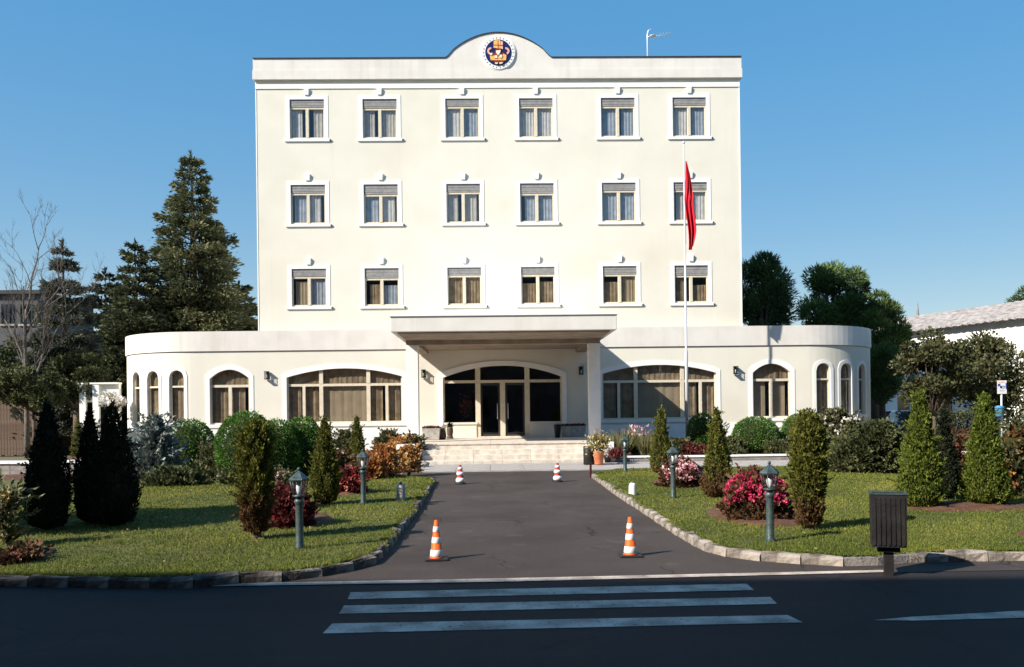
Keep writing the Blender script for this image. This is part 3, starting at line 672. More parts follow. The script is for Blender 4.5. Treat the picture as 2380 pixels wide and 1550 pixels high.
for s in (-1, 1): c.box(s*HW-0.02 if s > 0 else -HW-0.022, s*HW+0.022 if s > 0 else -HW+0.02, 0.285, 0.55, 4.9, ZT-0.002)
c.build('corner_trim', M['trim'], B)

# --- upper windows
rnd = random.Random(5)
for ri, (zb, zt) in enumerate(ROWS):
    for ci, (ul, ur) in enumerate(COLS):
        fr = MB(); d0, d1 = -DEP+0.01, -DEP+0.07
        zs = zt-0.30-rnd.choice((0, 0, 0.02, 0.05, 0, 0.09))                                  # underside of the shutter box
        ubox(fr, front, ul+.003, ul+.035, zb+.003, zs, d0, d1); ubox(fr, front, ur-.035, ur-.003, zb+.003, zs, d0, d1)
        ubox(fr, front, ul+.035, ur-.035, zb+.003, zb+.065, d0, d1); ubox(fr, front, ul+.035, ur-.035, zs-.075, zs, d0, d1)
        uc = (ul+ur)/2; ubox(fr, front, uc-.055, uc+.055, zb+.065, zs-.075, d0, d1+.02)
        for (p, q) in ((ul+.035, uc-.055), (uc+.055, ur-.035)):
            for (a0, a1, b0, b1) in ((p, p+.014, zb+.065, zs-.075), (q-.014, q, zb+.065, zs-.075), (p+.014, q-.014, zb+.065, zb+.08), (p+.014, q-.014, zs-.09, zs-.075)):
                ubox(fr, front, a0, a1, b0, b1, d0-.004, d1-.02)
        w = fr.build('window', M['frame'], B)
        s = MB()
        ns_ = 5; sh = (zt-zs)/ns_
        for k in range(ns_): ubox(s, front, ul+.003, ur-.003, zs+sh*k+.003, zs+sh*(k+1)-.003, d0, d1+.02+0.008*(k % 2))
        s.build('roller_shutter', M['shutter'], w)
        for (p, q) in ((ul+.049, uc-.069), (uc+.069, ur-.049)):
            g = MB(); g.quad(front(p, zb+.078, d0+.012), front(q, zb+.078, d0+.012), front(q, zs-.088, d0+.012), front(p, zs-.088, d0+.012)); g.build('pane', M['glass'], w)
            cu = MB(); top = lambda u, z=zs-.08: z
            cm = M[rnd.choice(('net', 'net', 'net2', 'net3'))] if ri > 0 else M[rnd.choice(('brown', 'brown', 'brown2', 'net3' if ci < 2 else 'brown'))]
            k = rnd.random()
            wd = (q-p)*rnd.choice((1.0, 1.0, 1.0, 0.7, 0.82)); left = k < 0.5
            cu0, cu1 = (p-.02, p-.02+wd+.04) if left else (q-wd-.02, q+.02)
            hh = zs-.08 if (ri > 0 or k < 0.55) else zs-.08-rnd.uniform(0.1, 0.3)
            curtain(cu, front, cu0, cu1, zb+.07, (lambda u, z=hh: z), -DEP-0.035, 22, 0.012, rnd); cu.build('curtain', cm, w)
        bk = MB(); ubox(bk, front, ul-.1, ur+.1, zb-.1, zt+.1, -1.3, -1.25)
        ubox(bk, front, ul-.12, ul-.1, zb-.1, zt+.1, -1.3, -DEP-.001); ubox(bk, front, ur+.1, ur+.12, zb-.1, zt+.1, -1.3, -DEP-.001); ubox(bk, front, ul-.1, ur+.1, zt+.1, zt+.12, -1.3, -DEP-.001); ubox(bk, front, ul-.1, ur+.1, zb-.12, zb-.1, -1.3, -DEP-.001)
        bk.build('room', M['roomdark'], w)
        sr = MB(); surround(sr, front, ul, ur, zb, (lambda u, z=zt: z), 1, 0.155, 0.016); sr.build('surround', M['trim'], w)
        si = MB(); ubox(si, front, ul-.21, ur+.21, zb-.105, zb-.002, -0.01, 0.055); si.build('sill', M['trim'], w, bevel=0.006)
        st = MB(); ubox(st, front, ur+.215, ur+.265, zb-.09, zb-.03, 0.0, 0.05); st.build('sill_shadow', M['cap'], w)  # dark block stands in for the shadow cast by the sill end
        ke = MB(); zk = zt+0.155; uc2 = uc
        ke.hexa([front(uc2-.085, zk+.004, .06), front(uc2+.085, zk+.004, .06), front(uc2+.085, zk+.004, .0), front(uc2-.085, zk+.004, .0), front(uc2-.10, zk+.27, .085), front(uc2+.10, zk+.27, .085), front(uc2+.10, zk+.27, .0), front(uc2-.10, zk+.27, .0)])
        ke.build('keystone', M['trim'], w, bevel=0.006)

# --- ground floor front with curved ends
def seg(uc, w, crown, rise): return lambda u: crown - rise*(2*(u-uc)/w)**2
def semi(uc, w, crown): return lambda u: crown - w/2 + math.sqrt(max(0, (w/2)**2-(u-uc)**2))
BIG = [(-8.53, -3.98), (3.98, 8.53)]; MID = [(-11.55, -10.0), (10.0, 11.52)]
GW = []
for ul, ur in BIG: GW.append(('big', ul, ur, 1.26, seg((ul+ur)/2, ur-ul, 3.42, 0.34), 18))
for ul, ur in MID: GW.append(('mid', ul, ur, 1.26, seg((ul+ur)/2, ur-ul, 3.42, 0.36), 12))
for sgn in (-1, 1):
    for ang in (10, 26.5, 43):
        uc = sgn*(US + R(ang)*RC); w = 0.64; GW.append(('slim', uc-w/2, uc+w/2, 1.34, semi(uc, w, 3.42), 12))
DOOR = (-2.36, 2.36, 0.60, seg(0, 4.72, 3.46, 0.46), 18)
mb = MB(); UE = US + RC*math.pi/2 + 6.5; GD = 0.17
wall_open(mb, wing, -UE, UE, -0.05, 4.12, [(ul, ur, zb, tf, n) for (_, ul, ur, zb, tf, n) in GW] + [DOOR], 0.32, GD)
mb.build('wing_wall', M['wall'], B)
mb = MB()
N = 180
us = [-UE+2*UE*i/N for i in range(N+1)]
for p, q in zip(us, us[1:]):
    mb.quad(wing(p, 4.15, .05), wing(q, 4.15, .05), wing(q, 4.93, .05), wing(p, 4.93, .05))
    mb.quad(wing(p, 4.15, .05), wing(q, 4.15, .05), wing(q, 4.15, -.05), wing(p, 4.15, -.05))
    mb.quad(wing(p, 4.12, -.0), wing(q, 4.12, -.0), wing(q, 4.15, -.03), wing(p, 4.15, -.03))
    mb.quad(wing(p, 4.93, .05), wing(q, 4.93, .05), wing(q, 4.93, -.2), wing(p, 4.93, -.2))
    mb.quad(wing(p, 4.6, -.2), wing(q, 4.6, -.2), wing(q, 4.93, -.2), wing(p, 4.93, -.2))
mb.build('wing_parapet', M['band'], B)
mb = MB(); ring = [wing(u, 4.6, -.19) for u in us]; mb.add(ring, [tuple(range(len(ring)))]); mb.build('wing_roof', M['roof'], B)

def bar(mb, Mp, u0, u1, z0, z1, d0=-GD+0.02, d1=-GD+0.09): ubox(mb, Mp, u0, u1, z0, z1, d0, d1)
for kind, ul, ur, zb, tf, n in GW:
    fr = MB(); zt = 2.72; uc = (ul+ur)/2
    bar(fr, wing, ul+.002, ul+.05, zb, tf(ul+.03)); bar(fr, wing, ur-.05, ur-.002, zb, tf(ur-.03)); bar(fr, wing, ul+.05, ur-.05, zb+.002, zb+.06)
    if kind == 'slim': bars = []
    elif kind == 'mid': bars = [(uc, .13, True, False)]
    else:
        w = ur-ul; bars = [(ul+w*.295, .15, True, True), (ul+w*.705, .15, True, True), (ul+w*.145, .11, False, False), (ul+w*.865, .11, False, False)]
    if kind != 'slim': bar(fr, wing, ul+.05, ur-.05, zt, zt+.10)
    else: bar(fr, wing, ul+.05, ur-.05, zt+.02, zt+.09)
    for (ub, bw, low, high) in bars:
        bar(fr, wing, ub-bw/2, ub+bw/2, zb+.06, zt, d1=-GD+.10)
        if high: bar(fr, wing, ub-bw/2, ub+bw/2, zt+.10, tf(ub)-.002, d1=-GD+.10)
    w_ = fr.build('window', M['frame'], B)
    edges = [ul+.05] + [x for (ub, bw, lo, hi) in sorted(bars) for x in (ub-bw/2, ub+bw/2)] + [ur-.05]
    for a0, a1 in zip(edges[0::2], edges[1::2]):
        g = MB(); pane_strip(g, wing, a0, a1, zb+.06, (lambda u: zt), 4 if kind == 'slim' else 1, -GD+.035); g.build('pane', M['glass'], w_)
        cu = MB(); full = kind != 'big' or (a1-a0) > 1.2
        m_ = M['brown2'] if (kind == 'big' and (a1-a0) > 1.2) or (kind == 'mid' and uc > 0) else M['brown']
        cw = (a1-a0)*(1.0 if full and kind != 'mid' else rnd.uniform(0.72, 0.95))
        curtain(cu, wing, a0-.02, a0+cw+.02, zb+.03, (lambda u: zt+.03), -GD-.045, 14 if m_ is M['brown'] else 9, 0.022 if m_ is M['brown'] else 0.008, rnd); cu.build('curtain', m_, w_)
    ue = [ul+.05] + ([x for (ub, bw, lo, hi) in sorted(bars) if hi for x in (ub-bw/2, ub+bw/2)]) + [ur-.05]
    for a0, a1 in zip(ue[0::2], ue[1::2]):
        g = MB(); pane_strip(g, wing, a0, a1, zt+.10, tf, 8, -GD+.035); g.build('fanlight', M['glass'], w_)
    cu = MB(); curtain(cu, wing, ul+.02, ur-.02, zt+.05, lambda u: tf(min(max(u, ul), ur))+.02, -GD-.045, 14, 0.012, rnd); cu.build('upper_blind', M['brown'], w_)
    bk = MB()
    pane_strip(bk, wing, ul-.1, ur+.1, zb-.15, lambda u: 3.6, 6, -1.2)
    for p in (ul-.1, ur+.1): bk.quad(wing(p, zb-.15, -GD-.002), wing(p, 3.6, -GD-.002), wing(p, 3.6, -1.2), wing(p, zb-.15, -1.2))
    for z_ in (zb-.15, 3.6): bk.quad(wing(ul-.1, z_, -GD-.002), wing(ur+.1, z_, -GD-.002), wing(ur+.1, z_, -1.2), wing(ul-.1, z_, -1.2))
    bk.build('room', M['roomdark'], w_)
    sr = MB(); surround(sr, wing, ul, ur, zb, tf, n, 0.13 if kind == 'slim' else 0.17, 0.018); sr.build('surround', M['trim'], w_)
    si = MB()
    k = 6 if kind == 'slim' else 1
    for i in range(k):
        p, q = ul-.18+(ur-ul+.36)*i/k, ul-.18+(ur-ul+.36)*(i+1)/k
        ubox(si, wing, p, q, zb-.13, zb-.002, -.02, .05)
    si.build('sill', M['trim'], w_)
# plinth course of pale stone under the windows
for a0, a1 in ((-12.1, -2.9), (2.9, 12.1)):
    c = MB(); c.box(a0, a1, -0.045, -0.004, 0.1, 1.05); c.build('plinth', M['trim'], B)

# --- entrance screen
ul, ur, zb, tf, n = DOOR
zt = 2.78
fr = MB(); bar(fr, wing, ul+.002, ul+.06, zb, tf(ul+.03)); bar(fr, wing, ur-.06, ur-.002, zb, tf(ur-.03)); bar(fr, wing, ul+.06, ur-.06, zt, zt+.11)
for ub, bw in ((-0.98, .20), (0.98, .20)):
    bar(fr, wing, ub-bw/2, ub+bw/2, zb, zt, d1=-GD+.12); bar(fr, wing, ub-bw/2, ub+bw/2, zt+.11, tf(ub)-.002, d1=-GD+.12)
bar(fr, wing, -.10, .10, zb, zt, d1=-GD+.11)
scr = fr.build('entrance_screen', M['frame'], B)
for a0, a1 in ((ul+.06, -1.08), (1.08, ur-.06)):
    g = MB(); pane_strip(g, wing, a0, a1, 1.22, lambda u: zt, 1, -GD+.05); g.build('pane', M['glassdark'], scr)
    g = MB(); ubox(g, wing, a0-.03, a1+.03, 0.6, 1.14, -GD-.1, -GD+.16); ubox(g, wing, a0-.07, a1+.07, 1.14, 1.22, -GD-.12, -GD+.2); g.build('dwarf_wall', M['wall'], scr)
for a0, a1 in ((ul+.06, -1.08), (-.88, .88), (1.08, ur-.06)):
    g = MB(); pane_strip(g, wing, a0, a1, zt+.11, tf, 8, -GD+.05); g.build('fanlight', M['glassdark'], scr)
for a0, a1, hs in ((-.88, -.10, 1), (.10, .88, -1)):
    d = MB(); bar(d, wing, a0+.004, a0+.075, zb+.02, zt-.004, d1=-GD+.07); bar(d, wing, a1-.075, a1-.004, zb+.02, zt-.004, d1=-GD+.07); bar(d, wing, a0+.075, a1-.075, zb+.02, zb+.14, d1=-GD+.07); bar(d, wing, a0+.075, a1-.075, zt-.10, zt-.004, d1=-GD+.07)
    do = d.build('door', M['cap'], B)
    g = MB(); pane_strip(g, wing, a0+.075, a1-.075, zb+.14, lambda u: zt-.10, 1, -GD+.045); g.build('pane', M['glassdark'], do)
    hx = a1-.11 if hs > 0 else a0+.11
    g = MB(); g.tube([wing(hx, 1.35, -GD+.07), wing(hx, 1.35, -GD+.12), wing(hx, 1.95, -GD+.12), wing(hx, 1.95, -GD+.07)], [.014]*4, 6); g.build('handle', M['pole'], do)
lob = MB(); x0, x1, y0, y1, z0, z1 = -3.4, 3.4, GD+0.02, 7, 0.59, 3.9
lob.quad((x0, y0, z0), (x1, y0, z0), (x1, y1, z0), (x0, y1, z0)); lob.quad((x0, y0, z1), (x1, y0, z1), (x1, y1, z1), (x0, y1, z1)); lob.quad((x0, y1, z0), (x1, y1, z0), (x1, y1, z1), (x0, y1, z1))
for x in (x0, x1): lob.quad((x, y0, z0), (x, y1, z0), (x, y1, z1), (x, y0, z1))
M['lobby'] = mat('lobby_walls', (0.22, 0.17, 0.12), 0.8, c2=(0.30, 0.24, 0.18), nscale=1.5); lob.build('lobby', M['lobby'], B)
sr = MB(); surround(sr, wing, ul, ur, zb, tf, n, 0.19, 0.045); sr.build('entrance_surround', M['trim'], B)
g = MB(); g.box(-0.95, 1.0, -0.75, 0.0, 0.60, 0.66); g.build('door_mat_step', M['stone'], B, bevel=0.01)

# --- canopy, columns, platform and steps
YF = 26.55-YW
g = MB(); g.box(-3.49, 3.49, YF, -0.055, 4.13, 4.60); cano = g.build('canopy', M['band'], B, bevel=0.015)
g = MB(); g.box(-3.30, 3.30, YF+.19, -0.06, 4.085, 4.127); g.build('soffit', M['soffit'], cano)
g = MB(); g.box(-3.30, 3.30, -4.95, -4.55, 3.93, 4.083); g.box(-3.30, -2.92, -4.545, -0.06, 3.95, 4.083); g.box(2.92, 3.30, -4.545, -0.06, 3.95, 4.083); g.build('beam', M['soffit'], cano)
g = MB(); g.box(-3.53, 3.53, YF-.04, -0.056, 4.603, 4.655); g.build('canopy_coping', M['trim'], cano)
for s in (-1, 1):
    g = MB(); g.box(s*3.10-.2, s*3.10+.2, -4.95, -4.55, 0.6, 3.925); co = g.build('column', M['trim'], B, bevel=0.01)
    g = MB(); g.box(s*3.10-.23, s*3.10+.23, -4.98, -4.52, 0.602, 0.72); g.build('column_base', M['trim'], co)
g = MB(); g.box(-3.35, 3.35, 27.36-YW, -0.003, -0.05, 0.60); plat = g.build('platform', M['stone'], B)
for i in range(3):
    for j in range(6):
        w = 5.3/6; x = -2.75+j*w
        g = MB(); g.box(x+.003, x+w-.003, 26.31+0.35*i-YW, 26.66+0.35*i-YW+.02, -0.05 if i == 0 else 0.15*i-.02, 0.15*(i+1)); g.build('step', M['stone'], plat, bevel=0.008)
for j in range(7):
    w = 6.7/7; x = -3.35+j*w
    for k in range(3):
        g = MB(); g.box(x+.004, x+w-.004, 27.33-YW+k*2.2+.004, 27.33-YW+(k+1)*2.2-.004, 0.602, 0.63 if k == 0 else 0.626); g.build('platform_slab', M['stone'], plat)
for s in (-1, 1):
    g = MB(); g.box(s*3.05-.28, s*3.05+.28, 26.34-YW, 27.32-YW, -0.05, 0.66); g.build('step_cheek', M['trim'], plat, bevel=0.012)

# --- emblem on the gable
ex, ez = X0+0.0, 15.95
E_ = empty('round_emblem', (ex, YM-0.105, ez), 'round blue emblem with gold and red crest in a white ring', 'emblem')
def disc(mb, r, y0, y1, cx=0, cz=0, seg=40): mb.prism([(cx+r*math.cos(2*math.pi*i/seg), cz+r*math.sin(2*math.pi*i/seg)) for i in range(seg)], y0, y1)
g = MB(); disc(g, 0.70, -0.035, 0.0); disc(g, 0.655, -0.06, -0.036); g.build('ring', M['trim'], E_)
g = MB(); disc(g, 0.525, -0.072, -0.061); g.build('field', M['blue'], E_)
g = MB()
for i in range(26):
    a = 2*math.pi*i/26; r0, r1 = .565, .62
    g.hexa([(r0*math.cos(a-.05), -.066, r0*math.sin(a-.05)), (r0*math.cos(a+.03), -.066, r0*math.sin(a+.03)), (r0*math.cos(a+.03), -.06, r0*math.sin(a+.03)), (r0*math.cos(a-.05), -.06, r0*math.sin(a-.05)),
            (r1*math.cos(a-.04), -.066, r1*math.sin(a-.04)), (r1*math.cos(a+.02), -.066, r1*math.sin(a+.02)), (r1*math.cos(a+.02), -.06, r1*math.sin(a+.02)), (r1*math.cos(a-.04), -.06, r1*math.sin(a-.04))])
g.build('ring_marks', M['greybuilding'], E_)
def plate(name, m, polys, t=0.02, b=-0.073):
    g = MB()
    for p in polys: g.prism(p, b-t, b)
    return g.build(name, m, E_)
plate('crest_top', M['gold'], [[(-.19, .18), (.06, .14), (.08, .46), (.05, .50), (.02, .47), (-.02, .51), (-.06, .47), (-.10, .50), (-.13, .46), (-.18, .45)]], 0.03)
plate('crest_bars', M['crimson'], [[(-.19, .30), (.18, .28), (.18, .255), (-.19, .275)], [(-.02, .15), (.005, .15), (.0, .46), (-.02, .46)]], 0.036)
plate('crest_side', M['pink'], [[(.062, .16), (.18, .12), (.185, .42), (.10, .46)]], 0.026)
def arc(cx, cz, r0, r1, a0, a1, n=10): return [(cx+r1*math.cos(R(a0+(a1-a0)*i/n)), cz+r1*math.sin(R(a0+(a1-a0)*i/n))) for i in range(n+1)] + [(cx+r0*math.cos(R(a1-(a1-a0)*i/n)), cz+r0*math.sin(R(a1-(a1-a0)*i/n))) for i in range(n+1)]
plate('crest_arm', M['pink'], [arc(-.30, .05, .07, .145, 80, 250)], 0.025); plate('crest_arm', M['pink'], [arc(.30, .05, .07, .145, 100, -70)], 0.025)
plate('crest_shield', M['cream'], [[(-.10, .06), (.10, .08), (.07, -.02), (.0, -.13), (-.09, -.03)]], 0.045); plate('crest_gap', M['crimson'], [[(-.12, .14), (.10, .12), (.06, .065), (-.06, .06)]], 0.035)
plate('crest_mantle', M['crimson'], [[(-.24, -.02), (.22, -.02), (.24, -.22), (-.22, -.22)], [(-.20, -.32), (.24, -.32), (.20, -.40), (-.16, -.40)]], 0.018)
plate('crest_scroll', M['gold'], [[(-.34, -.15), (-.23, -.06), (-.17, -.16), (-.05, -.22), (.02, -.16), (.12, -.23), (.20, -.06), (.32, -.12), (.30, -.32), (-.30, -.32)]], 0.028)
plate('crest_patch', M['cream'], [[(-.15, -.13), (-.05, -.13), (-.04, -.24), (-.16, -.24)], [(.05, -.10), (.15, -.12), (.14, -.23), (.04, -.22)], [(-.34, -.05), (-.24, -.03), (-.25, -.12), (-.33, -.13)], [(-.14, -.42), (-.02, -.42), (-.04, -.47), (-.12, -.47)], [(.03, -.42), (.18, -.41), (.14, -.46), (.04, -.47)]], 0.052)

# --- roof antenna
ax, az = wp(1505, 132, 39.0)
A_ = empty('roof_antenna', (ax, 39.0, 15.0), 'thin pale aerial mast with side boom on the roof', 'antenna')
zz = wp(1505, 68, 39.0)[1]-15.0
g = MB(); g.tube([(0, 0, 0), (0, 0, zz-.25), (.05, 0, zz-.06), (.18, 0, zz)], [.035, .03, .028, .025], 7); g.build('mast', M['pole'], A_)
g = MB(); g.tube([(.0, 0, zz-.35), (1.05, .1, zz-.2)], [.02, .014], 6)
for i in range(6): t = .25+.14*i; g.tube([(t*1.05, .1*t-.28, zz-.35+.15*t), (t*1.05, .1*t+.28, zz-.35+.15*t)], [.009, .009], 5)
g.build('boom', M['pole'], A_)
g = MB(); g.lathe([(.16, 0), (.13, .03), (.03, .06)], 14, (.22, -.02, zz-.33)); g.build('receiver', M['pole'], A_)

# --- wall lamps
for (px, py, lb, Y) in ((622, 872, 'small dark lantern on white wall left of the big arched window', YW), (985, 868, 'small lantern on lit wall just left of the entrance', YW), (1350, 861, 'shaded lantern on wall right of the entrance', YW), (1708, 860, 'small dark lantern on wall right of the flagpole', YW)):
    x, z = wp(px, py, Y); e = empty('wall_lamp', (x, Y, z), lb, 'wall lamp', 'lanterns along the front wall')
    g = MB(); g.box(-.05, .05, -.03, 0.002, -.14, .12); g.box(-.09, .09, -.20, -.03, .12, .15); g.box(-.085, .085, -.195, -.035, -.17, -.145)
    for sx in (-.08, .065):
        for sy in (-.19, -.06): g.box(sx, sx+.015, sy, sy+.015, -.145, .12)
    g.build('housing', M['black'], e)
    g = MB(); g.box(-.06, .06, -.17, -.065, -.14, .11); g.build('glass', M['lampglass'], e)
    g = MB(); g.lathe([(.02, -.12), (.028, -.05), (.02, .02)], 8, (0, -.115, 0)); g.build('bulb', M['bulb'], e)

# --- pots and planters on the platform
def planter(px, base, w, h, label):
    x, y = gp(px, base, 0.63); e = empty('planter', (x, y, 0.63), label, 'planter', 'concrete planters by the entrance')
    g = MB(); g.hexa([(-w/2+.04, -.2, 0), (w/2-.04, -.2, 0), (w/2-.04, .2, 0), (-w/2+.04, .2, 0), (-w/2, -.24, h), (w/2, -.24, h), (w/2, .24, h), (-w/2, .24, h)]); g.build('trough', M['concrete'], e, bevel=0.012)
    n = 260; P = np.stack([RNG.uniform(-w/2+.03, w/2-.03, n), RNG.uniform(-.2, .2, n), np.full(n, h-.02)], 1)
    leaf_cloud('foliage', P, RNG.normal(size=(n, 3))*.6+np.array([0, 0, 1.]), .13, .035, 0.4+.25*RNG.normal(size=n), L['maroon'], e)
    n = 200; P = np.stack([RNG.uniform(-w/2+.03, w/2-.03, n), RNG.uniform(-.2, .2, n), np.full(n, h-.02)], 1)
    leaf_cloud('leaves', P, RNG.normal(size=(n, 3))*.7+np.array([0, 0, 1.]), .09, .04, 0.4+.25*RNG.normal(size=n), L['shade'], e)
planter(1003, 1022, 0.66, 0.42, 'low concrete planter of seedlings beside the left column')
planter(1332, 1015, 0.95, 0.42, 'low concrete planter of seedlings beside the right column')
def pot(name, label, px, base, z, prof, m, cat='pot', top=None):
    x, y = gp(px, base, z); e = empty(name, (x, y, z), label, cat); g = MB(); g.lathe(prof, 20); g.build('body', m, e)
    return e
p1 = pot('garden_pot', 'brown glazed pot with a white ball on top, by the left planter', 1027, 1021, 0.63, [(.13, 0), (.165, .06), (.17, .2), (.13, .34), (.10, .38), (.115, .41), (.09, .41)], M['brownpot'])
g = MB(); g.lathe([(.02, .40), (.09, .43), (.115, .50), (.09, .57), (.02, .60)], 16); g.build('ball', M['bulb'], p1)
p2 = pot('garden_pot', 'tall brown pot with dark pointed plant, beside the ball pot', 1046, 1019, 0.63, [(.14, 0), (.12, .06), (.10, .12), (.125, .25), (.12, .40), (.10, .44), (.09, .44)], M['brownpot'])
leaf_cloud('leaves', np.zeros((120, 3))+np.array([0, 0, .42])+RNG.normal(size=(120, 3))*.03, RNG.normal(size=(120, 3))*.45+np.array([0, 0, 1.]), .16, .04, .3+.2*RNG.normal(size=120), L['dark'], p2)
p3 = pot('garden_pot', 'tall black tapered pot with pale rim right of the door', 1296, 1017, 0.63, [(.09, 0), (.10, .05), (.15, .50), (.15, .52)], M['blackpot'])
g = MB(); g.lathe([(.152, .50), (.185, .52), (.185, .57), (.14, .57)], 20); g.build('rim', M['concrete'], p3)
# flowers standing in the lobby behind the left pane
fx, fz = wp(1083, 980, 35.4)
fe = empty('flower_arrangement', (fx, 35.4, 0.592), 'orange flower arrangement on a stand behind the entrance glass', 'flowers')
g = MB(); g.lathe([(.13, 0), (.03, .05), (.025, .55), (.10, .62), (.12, .72), (.11, .72)], 12); g.build('stand', M['brownpot'], fe)
n = 320; leaf_cloud('flowers', RNG.normal(size=(n, 3))*np.array([.12, .12, .26])+np.array([0, 0, 1.15]), RNG.normal(size=(n, 3)), .10, .07, .5+.3*RNG.normal(size=n), L['f_red'], fe)
n = 200; leaf_cloud('leaves', RNG.normal(size=(n, 3))*np.array([.14, .12, .2])+np.array([.05, 0, .95]), RNG.normal(size=(n, 3)), .14, .05, .5+.3*RNG.normal(size=n), L['box'], fe)

# --- litter bin, orange pot and bollard at the foot of the steps
x, y = gp(1369, 1083); e = empty('step_bin', (x, y, 0.05), 'dark grey cylindrical bin at the right end of the steps', 'bin')
g = MB(); g.lathe([(.155, 0), (.165, .02), (.165, .52), (.15, .54), (.13, .54), (.13, .30)], 24, cap=False); g.lathe([(.13, .30), (.002, .30)], 24, cap=False); g.lathe([(.002, 0.0), (.155, 0)], 24, cap=False); g.build('drum', M['bin'], e)
g = MB(); g.lathe([(.168, .47), (.173, .48), (.173, .50), (.168, .51)], 24, cap=False); g.build('hoop', M['iron'], e)
x, y = gp(1392, 1084); e = empty('potted_plant', (x, y, 0.05), 'yellow and white flowering plant in tall orange clay pot by steps', 'plant')
g = MB(); g.lathe([(.11, 0), (.13, .04), (.155, .34), (.175, .36), (.175, .41), (.14, .41)], 20); g.build('pot', M['clay'], e)
n = 500; P = RNG.normal(size=(n, 3))*np.array([.13, .13, .12])+np.array([0, 0, .62]); leaf_cloud('leaves', P, RNG.normal(size=(n, 3))+np.array([0, 0, .4]), .12, .045, .6+.3*RNG.normal(size=n), L['reed'], e)
n = 240; P = RNG.normal(size=(n, 3))*np.array([.15, .13, .13])+np.array([0, -.04, .68]); leaf_cloud('flowers', P, RNG.normal(size=(n, 3)), .07, .06, .5+.3*RNG.normal(size=n), L['f_yellow'], e)
x, y = gp(1412, 1078); e = empty('potted_plant', (x, y, 0.05), 'small black pot of white flowers beside the orange pot', 'plant')
g = MB(); g.lathe([(.09, 0), (.12, .2), (.13, .22), (.10, .22)], 16); g.build('pot', M['blackpot'], e)
n = 200; P = RNG.normal(size=(n, 3))*.08+np.array([0, 0, .32]); leaf_cloud('flowers', P, RNG.normal(size=(n, 3)), .08, .07, .7+.2*RNG.normal(size=n), L['f_white'], e)
x, y = gp(1373, 1110); e = empty('marker_post', (x, y, 0), 'thin dark red marker post at the corner of the right lawn', 'post')
g = MB(); g.box(-.025, .025, -.025, .025, -.05, .33); g.build('shaft', M['maroonpaint'], e); g = MB(); g.box(-.035, .035, -.035, .035, .33, .37); g.build('cap', M['black'], e)

# ================================================================== flagpole and flag
fy = 31.85; fx = wp(1597, 1000, fy)[0]; zt = wp(1588, 335, fy)[1]
e = empty('flagpole', (fx, fy, BZ), 'tall thin white flagpole in front of the right wing', 'flagpole')
g = MB(); g.tube([(0, 0, 0), (0, 0, 3.6), (0, 0, 3.65), (0, 0, zt-BZ)], [.065, .06, .042, .026], 12); g.build('pole', M['pole'], e)
g = MB(); g.lathe([(.15, -.02), (.15, .06), (.09, .10), (.075, .3), (.066, .32)], 16); g.build('base', M['concrete'], e)
g = MB(); g.lathe([(.01, 0), (.05, .03), (.055, .06), (.03, .1), (.005, .12)], 10, (0, 0, zt-BZ)); g.build('finial', M['pole'], e)
z1, z0 = wp(1590, 375, fy)[1], wp(1598, 572, fy)[1]
fl = empty('flag', (fx, fy, z0), 'red flag hanging furled on the flagpole', 'flag')
H = z1-z0; rows, cols = 44, 40; vs = []
fr_ = random.Random(4); ph = [fr_.uniform(0, 6) for _ in range(4)]
for i in range(rows+1):
    t = i/rows                                   # 0 bottom, 1 top
    w = 0.30*(min(1, (1-t)*2.4)**0.8)*(0.45+0.55*min(1, (t+.03)/.22)) + 0.02
    off = 0.05 + 0.10*(1-t) + 0.03*math.sin(t*9)
    for j in range(cols+1):
        s = j/cols
        x = off - 0.06*(1-t)*0 + w*(s-0.18) + 0.02*math.sin(s*18+t*5+ph[0])
        yv = (0.075*math.sin(s*15.5+1.3*math.sin(t*4+ph[1])+ph[2]) + 0.03*math.sin(s*31+t*7))*(0.35+0.65*(1-t))
        vs.append((x, yv-.02, t*H - (0.16*math.sin(s*3.14)*(1-t)**3)))
fs = [(i*(cols+1)+j, i*(cols+1)+j+1, (i+1)*(cols+1)+j+1, (i+1)*(cols+1)+j) for i in range(rows) for j in range(cols)]
g = MB(); g.add(vs, fs, True); g.build('cloth', M['flag'], fl)
g = MB(); g.tube([(0.045, 0, H*0.02), (0.05, 0, H+.05)], [.006, .006], 5); g.build('halyard', M['pole'], fl)

# ================================================================== garden lamps
def lamp(px, base, top, label):
    x, y = gp(px, base, LAWN); h = 0.93
    e = empty('garden_lamp', (x, y, LAWN-.02), label, 'garden lamp', 'lantern lamps along the driveway')
    g = MB(); g.lathe([(.055, -.05), (.055, .05), (.046, .07), (.044, .52), (.05, .54), (.062, .56), (.05, .585), (.03, .60)], 14); g.build('post', M['iron'], e)
    g = MB(); g.lathe([(.02, .60), (.07, .615), (.078, .625), (.078, .637)], 6); g.build('cup', M['iron'], e)
    g = MB(); g.lathe([(.072, .637), (.100, .80)], 6, smooth=False, cap=False); g.build('glass', M['lampglass'], e)
    g = MB()
    for k in range(6):
        a = 2*math.pi*k/6; g.tube([(.074*math.cos(a), .074*math.sin(a), .635), (.102*math.cos(a), .102*math.sin(a), .802)], [.005, .005], 4)
    g.build('glazing_bars', M['iron'], e)
    g = MB(); g.lathe([(.112, .80), (.118, .815), (.108, .83), (.085, .85), (.05, .885), (.022, .905), (.014, .915)], 6, smooth=False); g.build('roof', M['iron'], e)
    g = MB(); g.lathe([(.008, .914), (.02, .925), (.02, .94), (.008, .955)], 10); g.build('finial', M['iron'], e)
    g = MB(); g.lathe([(.022, .64), (.03, .68), (.036, .72), (.028, .76), (.008, .775)], 12); g.build('bulb', M['bulb'], e)
lamp(697, 1275, 1088, 'garden lantern nearest the road, left of the driveway, by dark red shrub')
